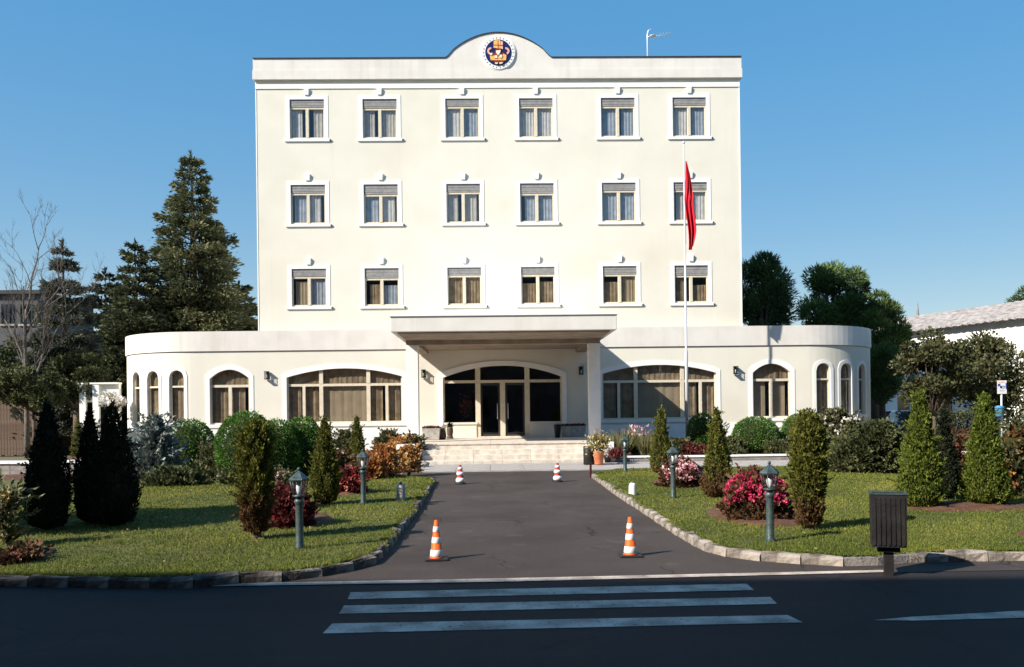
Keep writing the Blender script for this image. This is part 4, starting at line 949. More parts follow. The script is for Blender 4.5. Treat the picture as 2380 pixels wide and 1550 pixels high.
lamp(845, 1170, 1040, 'second garden lantern left of the driveway, before rust coloured shrubs')
lamp(1790, 1258, 1075, 'garden lantern nearest the road, right of the driveway, by magenta flowers')
lamp(1565, 1157, 1030, 'garden lantern by the pink and white flower clump')
lamp(1453, 1096, 1017, 'farthest garden lantern on the right, near the steps')

# small white stone bollards in the lawns
def bollard(px, base, label, s=1.0, m='concrete'):
    x, y = gp(px, base, LAWN); e = empty('stone_bollard', (x, y, LAWN-.02), label, 'bollard')
    g = MB(); g.lathe([(.075*s, -.02), (.075*s, .03), (.07*s, .20*s), (.062*s, .235*s), (.04*s, .26*s)], 14); g.build('shaft', M[m], e)
    g = MB(); g.lathe([(.018, .255*s), (.03, .27*s), (.012, .295*s)], 10); g.build('knob', M['iron'], e)
bollard(932, 1161, 'stubby grey stone bollard on the lawn left of the driveway', 1.15); bollard(1470, 1150, 'slim white stone bollard on the lawn right of the driveway', 0.92, 'trim')

# ================================================================== traffic cones
def cone(px, base, label, h=0.435):
    x, y = gp(px, base); e = empty('traffic_cone', (x, y, 0.005), label, 'cone', 'orange cones across the driveway mouth', rz=random.uniform(-.2, .2))
    k = h/0.435
    g = MB(); g.box(-.125*k, .125*k, -.125*k, .125*k, 0, .022*k); g.build('base', M['black'], e, bevel=0.006)
    R0, R1 = .073*k, .021*k; zf = lambda t: (.022+.413*t)*k; rf = lambda t: R0+(R1-R0)*t
    g = MB(); g.lathe([(R0*1.15, .022*k), (rf(0.02), zf(0.02)), (rf(1), zf(1)), (rf(1)*.6, zf(1.0)+.004)], 24); g.build('body', M['orange'], e)
    for (a, b) in ((.05, .22), (.40, .56), (.70, .84)):
        g = MB(); g.lathe([(rf(a)+.002, zf(a)), (rf(a)+.004, zf(a)+.003), (rf(b)+.004, zf(b)-.003), (rf(b)+.002, zf(b))], 24, cap=False); g.build('white_band', M['white'], e)
cone(1015, 1301, 'orange and white traffic cone on the left near the road'); cone(1465, 1293, 'orange and white traffic cone on the right near the road')
def cone2(px, base, label):
    x, y = gp(px, base); e = empty('striped_cone', (x, y, 0.005), label, 'cone', 'red and white markers by the steps')
    g = MB(); g.lathe([(.13, 0), (.13, .02), (.10, .03)], 18); g.build('base', M['black'], e)
    z = .03
    for i, (r, hh, m) in enumerate(((.105, .115, 'white'), (.078, .05, 'red'), (.088, .09, 'white'), (.06, .045, 'red'), (.058, .065, 'white'), (.034, .05, 'red'))):
        g = MB(); g.lathe([(r*.72, z), (r*.95, z+hh*.25), (r, z+hh*.5), (r*.9, z+hh*.8), (r*.66, z+hh)], 18); g.build('white_band' if m == 'white' else 'red_band', M[m], e); z += hh-.002
cone2(1070, 1125, 'red and white bulged marker cone near the steps, on the left'); cone2(1296, 1120, 'red and white bulged marker cone near the steps, on the right')

# ================================================================== roadside litter bin
x, y = gp(2065, 1337); e = empty('litter_bin', (x, y, 0), 'dark metal litter bin on a post beside the road', 'bin', rz=-R(19))
g = MB(); g.box(-.045, .045, -.03, .03, -.05, .34); g.build('post', M['bin'], e, bevel=0.006)
g = MB(); g.box(-.10, .10, -.06, .06, .235, .285); g.build('bracket', M['bin'], e)
W_, H_ = .16, .51
g = MB()
def taper(z0, z1, s0, s1, t=0.008):
    for sx in (-1, 1):
        g.hexa([(sx*W_*s0, -.12*s0, z0), (sx*(W_*s0-t), -.12*s0, z0), (sx*(W_*s0-t), .12*s0, z0), (sx*W_*s0, .12*s0, z0), (sx*W_*s1, -.12*s1, z1), (sx*(W_*s1-t), -.12*s1, z1), (sx*(W_*s1-t), .12*s1, z1), (sx*W_*s1, .12*s1, z1)])
        g.hexa([(-W_*s0+t, sx*.12*s0, z0), (W_*s0-t, sx*.12*s0, z0), (W_*s0-t, sx*(.12*s0-t), z0), (-W_*s0+t, sx*(.12*s0-t), z0), (-W_*s1+t, sx*.12*s1, z1), (W_*s1-t, sx*.12*s1, z1), (W_*s1-t, sx*(.12*s1-t), z1), (-W_*s1+t, sx*(.12*s1-t), z1)])
taper(.29, .29+H_, .95, 1.0); g.box(-W_*.94, W_*.94, -.11, .11, .288, .296); g.build('basket', M['bin'], e)
for k in range(7):
    xx = -W_*.82 + k*W_*1.64/6; g = MB(); g.box(xx-.012, xx+.012, -.126, -.121, .31, .29+H_-.03); g.build('slat', M['bin'], e)
g = MB(); g.box(-W_*1.03, W_*1.03, -.128, -.112, .29+H_, .29+H_+.015); g.box(-W_*1.03, W_*1.03, .112, .128, .29+H_, .29+H_+.015); g.box(-W_*1.03, -W_*.95, -.112, .112, .29+H_, .29+H_+.015); g.box(W_*.95, W_*1.03, -.112, .112, .29+H_, .29+H_+.015); g.build('rim', M['iron'], e)

# ================================================================== shrubs and flowers
def soil_mound(px, py, wpx, hpx, z=LAWN):
    x, y = gp(px, py, z); x1, y1 = gp(px+wpx/2, py, z); _, yb = gp(px, py-hpx/2, z); _, yf = gp(px, py+hpx/2, z)
    rx, ry = x1-x, (yb-yf)/2; BEDS.append((x, y, rx, ry)); g = MB(); vs = [(x, y, z+.07)]; n = 36
    for k, (s, dz) in enumerate(((.35, .06), (.7, .045), (.9, .02), (1.0, -.01))):
        for i in range(n):
            a = 2*math.pi*i/n; j = 1+0.06*math.sin(3*a+k)+random.uniform(-.04, .04); vs.append((x+rx*s*j*math.cos(a), y+ry*s*j*math.sin(a), z+dz+random.uniform(-.012, .012)))
    fs = [(0, 1+i, 1+(i+1) % n) for i in range(n)] + [(1+k*n+i, 1+(k+1)*n+i, 1+(k+1)*n+(i+1) % n, 1+k*n+(i+1) % n) for k in range(3) for i in range(n)]
    g.add(vs, fs, True); structure(g.build('soil_bed', M['soil'], None))
soil_mound(1765, 1198, 250, 52); soil_mound(1590, 1122, 150, 26); soil_mound(2240, 1178, 360, 22); soil_mound(690, 1210, 170, 36); soil_mound(40, 1292, 150, 40); soil_mound(820, 1142, 90, 18); soil_mound(2440, 1245, 160, 20)

# left side, near to far
bush('dark_cypress', 'dark teardrop cypress at the far left of the lawn', 'shrub', 114, 1230, 940, 116, 'drop', L['dark'], n=11000, up=.7, group='dark clipped cypresses')
bush('dark_cypress', 'broad dark cypress, widest of the dark clump on the left lawn', 'shrub', 266, 1222, 945, 128, 'drop', L['dark'], n=12000, up=.7, group='dark clipped cypresses')
bush('dark_cypress', 'slim dark cypress between the two wider dark ones', 'shrub', 212, 1214, 952, 84, 'drop', L['dark'], n=8000, up=.7, group='dark clipped cypresses')
bush('brown_footed_cypress', 'leggy green cypress with dry brown foot beside the near left lantern', 'shrub', 597, 1252, 985, 82, 'column', L['cypress'], n=14000, amp=.16, dryh=.42, stemh=.06, ll=.055, depth=.25)
bush('narrow_cypress', 'tall narrow golden cypress behind the near left lantern', 'shrub', 757, 1172, 972, 74, 'drop', L['cypress'], n=11000, amp=.10, dryh=.1, up=.75, tm=.45)
bush('small_cypress', 'small pointed golden cypress behind the second left lantern', 'shrub', 831, 1094, 970, 56, 'cone', L['cypress'], n=7000, up=.75)
bush('maroon_shrub', 'dark red leafy shrub beside the near left lantern', 'shrub', 668, 1222, 1134, 112, 'dome', L['maroon'], n=3800, ll=.06, lw=.045, up=.3, amp=.14, flowers=(L['f_red'], 60, .05))
bush('red_flower_clump', 'low clump of red and peach flowers by the second left lantern', 'flowers', 816, 1146, 1090, 68, 'dome', L['maroon'], n=2500, ll=.06, lw=.045, up=.3, flowers=(L['f_red'], 150, .05))
bush('rust_shrub', 'wide rust coloured shrub left of the steps', 'shrub', 893, 1106, 1036, 66, 'dome', L['rust'], n=3600, ll=.07, lw=.045, up=.35, amp=.26, depth=.3, tm=.55)
bush('rust_shrub', 'smaller rust and yellow shrub against the left end of the steps', 'shrub', 950, 1098, 1036, 52, 'dome', L['rust'], n=2400, ll=.07, lw=.045, up=.35, amp=.28, depth=.3, tm=.7, flowers=(L['f_yellow'], 90, .06))
bush('white_rose', 'white flowering rose behind the small pointed cypress', 'shrub', 803, 1092, 1002, 54, 'dome', L['shade'], z=BZ, Y=27.3, n=2600, ll=.09, lw=.06, up=.35, amp=.25, depth=.35, flowers=(L['f_white'], 60, .075))
bush('blue_spruce', 'small silvery blue spruce below the slim left windows', 'shrub', 362, 1116, 968, 128, 'cone', L['blue'], z=.1, n=7000, ll=.13, lw=.05, up=.25, amp=.25, depth=.3)
bush('topiary_ball', 'clipped round green bush right of the blue spruce', 'shrub', 442, 1104, 977, 122, 'ball', L['box'], z=.1, n=12000, up=.2, amp=.03, depth=.08, shoots=.4, group='clipped green bushes', ll=.05, lw=.032)
bush('feathery_shrub', 'loose feathery green shrub between two clipped bushes on the left', 'shrub', 497, 1116, 1036, 74, 'dome', L['olive'], z=.1, n=3600, ll=.10, lw=.03, up=.6, amp=.3, depth=.35, tm=.4)
bush('topiary_hedge', 'large clipped green bush behind the brown footed cypress', 'shrub', 574, 1118, 960, 146, 'ball', L['box'], z=.1, n=15000, up=.2, amp=.045, depth=.08, shoots=.4, group='clipped green bushes', ll=.05, lw=.032)
bush('topiary_hedge', 'middle clipped green bush under the large left window', 'shrub', 646, 1116, 978, 118, 'ball', L['box'], z=.1, n=11000, up=.2, amp=.05, depth=.08, shoots=.4, group='clipped green bushes', ll=.05, lw=.032)
bush('topiary_hedge', 'clipped green bush just left of the narrow golden cypress', 'shrub', 706, 1112, 972, 100, 'ball', L['box'], z=.1, n=10000, up=.2, amp=.05, depth=.08, shoots=.4, group='clipped green bushes', ll=.05, lw=.032)
bush('small_thuja', 'small yellow green cone between the dark cypresses, far back', 'shrub', 184, 1072, 978, 40, 'drop', L['cypress'], z=0, n=4500, up=.75)
bush('yellow_flower_plant', 'tall straggly plant with pale yellow blooms at the left edge', 'flowers', 16, 1268, 1140, 34, 'column', L['olive'], n=260, ll=.09, lw=.035, up=.5, amp=.3, depth=.4, flowers=(L['f_yellow'], 34, .05))
bush('low_border_flowers', 'low dark red border flowers in the left corner bed', 'flowers', 36, 1304, 1280, 96, 'dome', L['bronze'], n=700, ll=.06, lw=.04, up=.3, amp=.35, depth=.4, flowers=(L['f_pink'], 30, .035))
bush('low_white_flowers', 'small white flowers in the bed below the left clipped bushes', 'flowers', 524, 1122, 1088, 34, 'dome', L['shade'], n=600, ll=.06, lw=.03, up=.4, amp=.2, flowers=(L['f_white'], 26, .06))
bush('low_pink_flowers', 'low pink flowers at the foot of the clipped hedge behind the near left lantern', 'flowers', 655, 1128, 1098, 60, 'dome', L['shade'], n=800, ll=.06, lw=.03, up=.4, amp=.2, flowers=(L['f_pink'], 40, .05))

# right side
bush('small_cypress', 'small pointed golden cypress right of the steps planting', 'shrub', 1537, 1100, 952, 62, 'cone', L['cypress'], n=9000, up=.75, dryh=.05)
bush('narrow_cypress', 'golden cypress with brown foot between two flower clumps', 'shrub', 1668, 1156, 955, 84, 'cone', L['cypress'], n=12000, up=.75, dryh=.35, amp=.12, depth=.22)
bush('column_cypress', 'flat topped cypress column beside the near right lantern', 'shrub', 1880, 1230, 962, 84, 'column', L['cypress'], n=16000, up=.7, dryh=.30, amp=.08, depth=.2, stemh=.03)
bush('magenta_flower_clump', 'big clump of magenta flowers behind the near right lantern', 'flowers', 1758, 1206, 1096, 150, 'dome', L['bronze'], flow=.30, n=4200, ll=.06, lw=.045, up=.3, amp=.12, flowers=(L['f_magenta'], 760, .045))
bush('pink_flower_clump', 'clump of pink and white flowers behind the middle right lantern', 'flowers', 1582, 1130, 1068, 98, 'dome', L['bronze'], flow=.25, n=2600, ll=.07, lw=.05, up=.3, amp=.12, flowers=(L['f_pink'], 460, .06))
bush('green_thuja', 'large pointed green thuja behind the roadside bin', 'shrub', 2140, 1180, 915, 118, 'cone', L['thuja'], n=18000, up=.7, amp=.07, ll=.055, lw=.026)
bush('green_thuja', 'large pointed green thuja near the right edge', 'shrub', 2290, 1176, 922, 120, 'cone', L['thuja'], n=18000, up=.7, amp=.07, ll=.055, lw=.026)
bush('dark_cypress', 'dark slim cypress in the gap between the two large thujas', 'shrub', 2196, 1160, 955, 66, 'drop', L['dark'], n=7000, up=.7)
bush('topiary_ball', 'clipped green bush beside the flagpole foot', 'shrub', 1632, 1052, 962, 72, 'ball', L['box'], z=BZ, Y=29.5, n=9000, up=.2, amp=.03, depth=.08, shoots=.4, group='clipped green bushes', ll=.05, lw=.032)
bush('topiary_ball', 'clipped round green bush under the right arched window', 'shrub', 1757, 1066, 970, 112, 'ball', L['box'], z=BZ, Y=28.2, n=13000, up=.2, amp=.025, depth=.08, shoots=.4, group='clipped green bushes', ll=.05, lw=.032)
bush('topiary_ball', 'clipped green bush partly behind the flat topped cypress', 'shrub', 1862, 1062, 963, 92, 'ball', L['box'], z=BZ, Y=28.4, n=11000, up=.2, amp=.03, depth=.08, shoots=.4, group='clipped green bushes', ll=.05, lw=.032)
bush('rust_mound', 'small rust brown mound plant between the clipped bushes on the right', 'shrub', 1832, 1066, 1036, 52, 'dome', L['rust'], z=BZ, Y=27.4, n=2500, ll=.06, lw=.04, up=.3, tm=.3)
bush('rose_bush', 'tangled rose bush with white blooms under the slim right windows', 'shrub', 1945, 1092, 955, 110, 'dome', L['olive'], z=.05, Y=26.2, n=6000, ll=.11, lw=.07, up=.3, amp=.25, depth=.3, tm=.4, flowers=(L['f_white'], 70, .09))
bush('broadleaf_shrub', 'dense dark green shrub left of the large thuja', 'shrub', 2040, 1098, 982, 128, 'ball', L['shade'], z=LAWN, n=8000, ll=.10, lw=.06, up=.25, amp=.14, depth=.2, tm=.45)
bush('broadleaf_shrub', 'low grey green shrub beneath the tangled rose', 'shrub', 1968, 1096, 1020, 90, 'dome', L['shade'], z=LAWN, n=4500, ll=.09, lw=.05, up=.3, amp=.2, depth=.25, tm=.55)
bush('rust_shrub', 'reddish shrub cut by the right edge of the picture', 'shrub', 2372, 1152, 990, 90, 'dome', L['olive'], n=5000, ll=.08, lw=.05, up=.3, amp=.25, depth=.3, tm=.3, flowers=(L['rust'], 160, .07))
bush('purple_flower_stems', 'purple and red stems between the two large thujas', 'flowers', 2222, 1128, 1000, 34, 'column', L['bronze'], n=900, ll=.08, lw=.04, up=.5, amp=.25, depth=.4, flowers=(L['f_red'], 14, .05))

# looser planting that fills the beds along both wings
for nm, lb, px, base, top, wpx, mk, z, Y, tm, fl in (
    ('bed_shrub', 'loose green shrub behind the wide rust coloured shrub', 905, 1090, 1004, 66, 'olive', BZ, 27.6, .35, None),
    ('bed_shrub', 'pink flowering shrub against the foot of the left column', 958, 1088, 1012, 52, 'olive', BZ, 27.3, .4, ('f_pink', 70, .07)),
    ('bed_shrub', 'yellow flowering shrub between the two rust shrubs and the wall', 930, 1086, 1020, 50, 'rust', BZ, 27.0, .7, ('f_yellow', 60, .07)),
    ('bed_shrub', 'bronze leaved shrub between narrow and small golden cypresses on the left', 790, 1112, 1052, 58, 'bronze', .1, None, .6, ('f_white', 40, .06)),
    ('bed_shrub', 'bronze undergrowth at the foot of the small left cypress', 862, 1112, 1066, 60, 'rust', .1, None, .4, None),
    ('bed_shrub', 'dark low undergrowth beneath the clipped hedge on the left', 600, 1124, 1086, 150, 'shade', .1, None, .4, None),
    ('bed_shrub', 'dark low undergrowth beneath the blue spruce and round bush', 410, 1126, 1092, 130, 'shade', .1, None, .4, None),
    ('bed_shrub', 'low green shrub just right of the small right cypress', 1580, 1076, 1022, 56, 'shade', BZ, 27.4, .5, None),
    ('bed_shrub', 'low olive shrub between the flagpole bush and the round bush', 1700, 1076, 1018, 60, 'olive', BZ, 27.8, .35, None),
    ('bed_shrub', 'low leafy shrub right of the round bush on the right', 1812, 1076, 1026, 54, 'shade', BZ, 27.0, .5, None),
    ('bed_shrub', 'low shrub at the white edging before the tangled rose', 1915, 1086, 1036, 70, 'shade', BZ, 26.8, .5, ('f_white', 14, .07))):
    bush(nm, lb, 'shrub', px, base, top, wpx, 'dome', L[mk], z=z, Y=Y, n=3200, ll=.09, lw=.05, up=.35, amp=.28, depth=.3, tm=tm, group='loose shrubs in the beds', flowers=(L[fl[0]], fl[1], fl[2]) if fl else None)
# tufts of tall grassy plants right of the steps
def tuft(px, base, h, wid, label, m, n=260, pinkish=0):
    x, y = gp(px, base, BZ); e = empty('grassy_plant', (x, y, BZ), label, 'plant', 'grassy plants beside the steps')
    P = RNG.normal(size=(n, 3))*np.array([.06, .06, 0])*wid; D = RNG.normal(size=(n, 3))*np.array([.38, .38, .1])+np.array([0, 0, 1.])
    leaf_cloud('leaves', P, D, h, .035, .5+.28*RNG.normal(size=n), m, e)
    if pinkish:
        n = pinkish; P = np.stack([RNG.normal(size=n)*.16*wid, RNG.normal(size=n)*.12*wid, RNG.uniform(.6, 1.1, n)*h], 1)
        leaf_cloud('flowers', P, RNG.normal(size=(n, 3))*.5+np.array([0, 0, 1.]), .12, .05, .55+.2*RNG.normal(size=n), L['f_pink'], e)
for px, b, h, w_, lb, pk in ((1420, 1062, .62, 1.1, 'leafy green tuft nearest the right column', 0), (1446, 1060, .78, 1.1, 'tall green reed tuft, second from the right column', 0), (1476, 1058, .85, 1.3, 'reed tuft topped with pale pink plumes', 120), (1504, 1060, .7, 1.0, 'reed tuft beside the small pointed cypress', 0), (1432, 1066, .34, 1.4, 'low purple leaved tuft at the bed edging', 0)):
    tuft(px, b, h, w_, lb, L['reed'] if 'purple' not in lb else L['maroon'], 260, pk)
for px, b, lb in ((1600, 1062, 'low reddish ground plant left of the flagpole foot'), (1650, 1064, 'low reddish ground plant right of the flagpole foot'), (1700, 1066, 'low ground plant left of the round clipped bush')):
    bush('ground_plant', lb, 'plant', px, b, b-26, 46, 'dome', L['maroon'] if 'reddish' in lb else L['shade'], z=BZ, Y=27.2, n=1200, ll=.08, lw=.04, up=.4, amp=.3, depth=.3)
# rocks by the left end of the steps
def rock(px, base, s, label):
    x, y = gp(px, base, 0.05); e = MB(); rr = random.Random(int(px))
    e.lathe([(s*.9, -.03), (s, .2*s), (s*.85, .6*s), (s*.45, .9*s), (s*.08, .98*s)], 9)
    e.v = [(a*rr.uniform(.8, 1.15), b*rr.uniform(.8, 1.15), c*rr.uniform(.85, 1.1)) for a, b, c in e.v]
    o = e.build('garden_rock', M['rock'], None, (x, y, 0.05)); tag(o, label, 'rock', 'rocks by the steps')
rock(986, 1084, .17, 'larger pale grey rock at the left end of the steps'); rock(968, 1090, .11, 'small grey rock under the rust and yellow shrub')

# ================================================================== trees behind
def at(px, Y): return wp(px, 900, Y)[0]
def hgt(px, top, Y, z=0): return wp(px, top, Y)[1]-z
conifer('spruce_tree', 'tall dark spruce rising behind the left wing', at(452, 45), 45, 0, hgt(440, 355, 45), 4.1, L['conifer'], n=90000, ll=.26, lw=.085, whorls=34, power=.82, seed=11, tm=.5)
conifer('spruce_tree', 'shorter bushy conifer just left of the tall spruce', at(318, 43), 43, 0, hgt(318, 562, 43), 2.5, L['conifer'], n=46000, ll=.25, lw=.085, whorls=24, power=.7, seed=12, tm=.42)
conifer('grey_conifer', 'grey green conifer between the shorter ones on the left', at(248, 44), 44, 0, hgt(248, 628, 44), 2.3, L['conifer2'], n=38000, ll=.25, lw=.085, whorls=20, power=.7, seed=13, tm=.4)
conifer('young_spruce', 'open branched young spruce beside the bare tree', at(150, 38.5), 38.5, 0, hgt(150, 560, 38.5), 1.9, L['conifer2'], n=30000, ll=.24, lw=.075, whorls=18, power=.8, seed=14, tm=.45)
conifer('spruce_tree', 'low dark conifer filling the gap at the tall spruce foot', at(395, 42.5), 44, 0, hgt(395, 660, 44), 3.0, L['conifer'], n=44000, ll=.26, lw=.09, whorls=18, power=.6, seed=15, tm=.45)
conifer('spruce_tree', 'low conifer touching the left side of the tall block', at(545, 46), 47, 0, hgt(545, 660, 47), 2.6, L['conifer'], n=38000, ll=.26, lw=.09, whorls=18, power=.6, seed=16, tm=.45)
bare_tree('bare_tree', 'tall leafless tree at the left edge', at(62, 35.5), 35.5, 0, hgt(66, 500, 35.5)*0.95, seed=3)
broad('round_tree', 'round olive green tree on a thin trunk at the far left', at(78, 34), 34, 0, hgt(78, 838, 34), 1.5, 1.05, L['shade'], clumps=36, per=330, ll=.13, lw=.08, trunk=.07, tm=.62, seed=21)
broad('round_tree', 'taller dull green tree in front of the dark conifers on the left', at(178, 37), 37, 0, hgt(178, 815, 37), 1.25, 1.3, L['shade'], clumps=34, per=330, ll=.14, lw=.09, tm=.4, seed=22)
broad('blossom_tree', 'small tree with white blossom before the white gate', at(258, 35), 35, 0, hgt(258, 905, 35), .62, .5, L['f_white'], clumps=18, per=46, ll=.10, lw=.09, trunk=.035, tm=.6, seed=23)
broad('pine_tree', 'dark pine right beside the tall block', at(1772, 46), 46, 0, hgt(1772, 572, 46), 1.75, 2.6, L['pine'], clumps=52, per=420, ll=.24, lw=.05, needle=True, tm=.18, seed=31, crad=.30)
broad('pine_tree', 'wide green pine behind the right wing', at(1940, 47), 47, 0, hgt(1935, 600, 47), 2.1, 3.0, L['pine'], clumps=44, per=560, ll=.26, lw=.06, needle=True, tm=.55, seed=32, crad=.27)
broad('pine_tree', 'lower right half of the pine group behind the right wing', at(2035, 46), 46, 0, hgt(2035, 662, 46), 2.0, 2.6, L['pine'], clumps=38, per=560, ll=.26, lw=.06, needle=True, tm=.5, seed=33, crad=.27)
broad('pine_tree', 'shaded low pine behind the curved right end of the wing', at(2050, 42), 42, 0, hgt(2050, 790, 42), 1.3, 1.7, L['pine'], clumps=34, per=380, ll=.24, lw=.05, needle=True, tm=.3, seed=34)
broad('leafy_tree', 'pale leaved tree above the large thuja on the right', at(2170, 34), 34, 0, hgt(2175, 752, 34), 1.4, 2.05, L['olive'], clumps=46, per=240, ll=.15, lw=.10, tm=.3, seed=35, trunk=.09)
broad('leafy_tree', 'pale leaved tree behind the white sign at the right', at(2300, 36), 36, 0, hgt(2300, 765, 36), 1.75, 2.15, L['olive'], clumps=54, per=230, ll=.15, lw=.10, tm=.38, seed=36, trunk=.1)
broad('pine_tree', 'pine branch tips at the far right edge above the tiled roof', at(2392, 60), 60, 0, hgt(2385, 668, 60), 1.9, 1.5, L['pine'], clumps=22, per=240, ll=.3, lw=.06, needle=True, tm=.3, seed=37)
# one tall cypress out of view to the left: its shade lies over the dark shrubs
sx_, sy_ = -11.9, 9.15
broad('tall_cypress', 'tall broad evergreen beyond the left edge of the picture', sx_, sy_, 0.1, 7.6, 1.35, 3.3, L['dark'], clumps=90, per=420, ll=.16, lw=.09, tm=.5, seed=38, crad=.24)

# ================================================================== neighbouring structures
# left: far grey building
e = empty('grey_house', (0, 0, 0), 'grey house with barred windows behind the bare tree', 'building')
x0, _ = wp(-120, 700, 58); x1, _ = wp(88, 700, 58); zt = wp(40, 684, 58)[1]
M['shadedwall'] = mat('shaded_grey_render', (0.075, 0.075, 0.082), 0.9, c2=(0.11, 0.108, 0.115), nscale=1)  # house wall in shade: the shade is put into a darker grey
g = MB(); g.box(x0, x1, 58, 66, -0.03, zt); g.build('wall', M['shadedwall'], e); g = MB(); g.box(x0-.3, x1+.3, 57.7, 66.3, zt+.002, zt+.25); g.build('roof', M['cap'], e)
for px, py in ((18, 728), (62, 728), (18, 838), (62, 838)):
    x, z = wp(px, py, 58); g = MB(); g.box(x-.42, x+.42, 57.97, 57.998, z-.7, z+.6); w = g.build('window', M['carglass'], e)
    g = MB()
    for k in range(4): g.box(x-.4+k*.26, x-.37+k*.26, 57.93, 57.96, z-.7, z+.6)
    g.build('bars', M['iron'], w); g = MB(); g.box(x-.5, x+.5, 57.9, 57.999, z-.85, z-.72); g.build('sill', M['concrete'], w)
# dark hedge closing the view behind the left garden
def hedge(name, label, x0, x1, y, h, m, n, ll=.2):
    e = empty(name, ((x0+x1)/2, y, 0), label, 'hedge'); w = (x1-x0)/2
    P = np.stack([RNG.uniform(-w, w, n), RNG.normal(size=n)*.35, h*RNG.uniform(0, 1, n)**.8], 1); P[:, 2] *= 1+.10*np.sin(P[:, 0]*2.3)+.06*np.sin(P[:, 0]*6.1)
    leaf_cloud('foliage', P, RNG.normal(size=(n, 3))+np.array([0, -.2, .6]), ll, ll*.5, .45+.25*RNG.normal(size=n), m, e)
    g = MB()
    for k in range(int(w*2)+1): xx = -w+.3+k; g.tube([(min(xx, w-.1), 0, -.1), (min(xx, w-.1)+.1, .05, h*.7)], [.05, .02], 5)
    tag(g.build('stems', M['bark'], e), kind='stuff'); return e
hedge('tall_hedge', 'dark tall hedge behind the left garden wall', at(-60, 46), at(300, 46), 46, 5.2, L['shade'], 16000, .22)
hedge('garden_hedge', 'low hedge behind the parked cars on the right', at(2100, 41), at(2460, 41), 41.5, 1.5, L['shade'], 7000, .14)
# left: brown board fence
e = empty('board_fence', (0, 0, 0), 'brown board fence at the left edge', 'fence')
xa, xb = at(-60, 37), at(92, 37); zt = wp(40, 930, 37)[1]; nb_ = 22
bm_ = MB(); bm_.box(0, (xb-xa)/nb_-.012, 0, .03, 0, zt-.05); bme = bm_.mesh('board'); bme.materials.append(M['wood'])
for k in range(nb_):
    o = bpy.data.objects.new('board', bme); col.objects.link(o); o.parent = e; o.location = (xa+k*(xb-xa)/nb_, 37+random.uniform(-.006, .006), 0.03+random.uniform(-.02, .02))
g = MB(); g.box(xa, xb, 37.037, 37.09, .4, .5); g.box(xa, xb, 37.037, 37.09, zt-.4, zt-.3); g.build('rail', M['wood'], e)
g = MB()
for k in range(6): g.box(xa+k*(xb-xa)/5.2, xa+k*(xb-xa)/5.2+.1, 37.09, 37.19, -.1, zt-.1)
g.build('posts', M['wood'], e)
# left: low garden walls with pale coping
def low_wall(p0, p1, toppx, label, t=.28, m='darkconcrete'):
    (xa, ya), (xb, yb) = gp(*p0, 0.0), gp(*p1, 0.0); h = wp(p0[0], toppx, ya)[1]
    L_ = math.hypot(xb-xa, yb-ya); e = empty('low_wall', (xa, ya, 0), label, 'wall', rz=math.atan2(yb-ya, xb-xa))
    nn = max(2, int(L_/.62)); w = L_/nn
    g = MB(); g.box(0.02, L_-.02, .02, t-.02, -.1, h-.075); g.build('core', M['concrete'], e)
    b = MB(); b.box(.006, w-.006, 0, t, 0, (h-.08)/2-.006); me = b.mesh('block'); me.materials.append(M[m])
    for r_ in range(2):
        for k in range(nn):
            o = bpy.data.objects.new('block', me); col.objects.link(o); o.parent = e; o.location = (k*w, random.uniform(-.006, .006), .0+r_*(h-.08)/2)
    c = MB(); c.box(.004, w-.004, -.04, t+.04, 0, .07); me = c.mesh('coping_stone'); me.materials.append(M['trim'])
    for k in range(nn):
        o = bpy.data.objects.new('coping_stone', me); col.objects.link(o); o.parent = e; o.location = (k*w, 0, h-.07+random.uniform(-.004, .004))
low_wall((-140, 1110), (188, 1106), 1074, 'low grey block wall with pale coping at the left')
low_wall((215, 1106), (290, 1105), 1072, 'short low wall piece seen between the dark cypresses')
low_wall((-140, 1054), (118, 1050), 1038, 'farther low garden wall by the board fence')
# left: white gate wall beside the wing
e = empty('white_gate_wall', (0, 0, 0), 'white garden wall with posts beside the left wing', 'wall')
xa, xb = at(188, 36.5), at(276, 36.5); zt = wp(230, 893, 36.5)[1]
g = MB(); g.box(xa, xb, 36.5, 36.75, zt-.75, zt); g.box(xb-.45, xb, 36.5, 36.75, -.05, zt-.75); g.build('panel', M['trim'], e)
for x in (xa, xa+.55):
    g = MB(); g.box(x, x+.26, 36.36, 36.498, -.05, zt-.02); g.build('post', M['trim'], e)
g = MB(); g.box(xa-.05, xb+.02, 36.34, 36.78, zt+.002, zt+.07); g.build('coping', M['trim'], e)
# right: white house with a tiled roof
a_ = math.atan2(-.30, 1.0); hx, hy = 26.6, 44.0
e = empty('tiled_house', (hx, hy, 0), 'long white house with pale tiled roof at the right', 'building', rz=-a_*0+math.atan2(1.0, -.30))
EH = 6.1; Ln = 16.0
g = MB(); g.box(-6, Ln, -9, 0, -.03, EH); g.build('wall', M['trim'], e)
g = MB(); rv = []; nT = 90
for i in range(nT+1):
    x = -6.4 + (Ln+.8)*1.0*i/nT + (6*0)/1; x = -6.4 + (Ln+6.8)*i/nT
    dz = .05 if i % 2 else 0
    rv += [(x, .5, EH-.12+dz), (x, -4.5, EH+1.45+dz), (x, -9.5, EH-.12+dz)]
g.add(rv, [(3*i+k, 3*i+3+k, 3*i+4+k, 3*i+1+k) for i in range(nT) for k in (0, 1)]); g.build('roof', M['tile'], e)
g = MB()
for i in range(60): x = -6.2+i*.37; g.tube([(x, .46, EH-.10), (x, .30, EH-.04)], [.07, .07], 6)
g.build('eave_tiles', M['tile'], e)
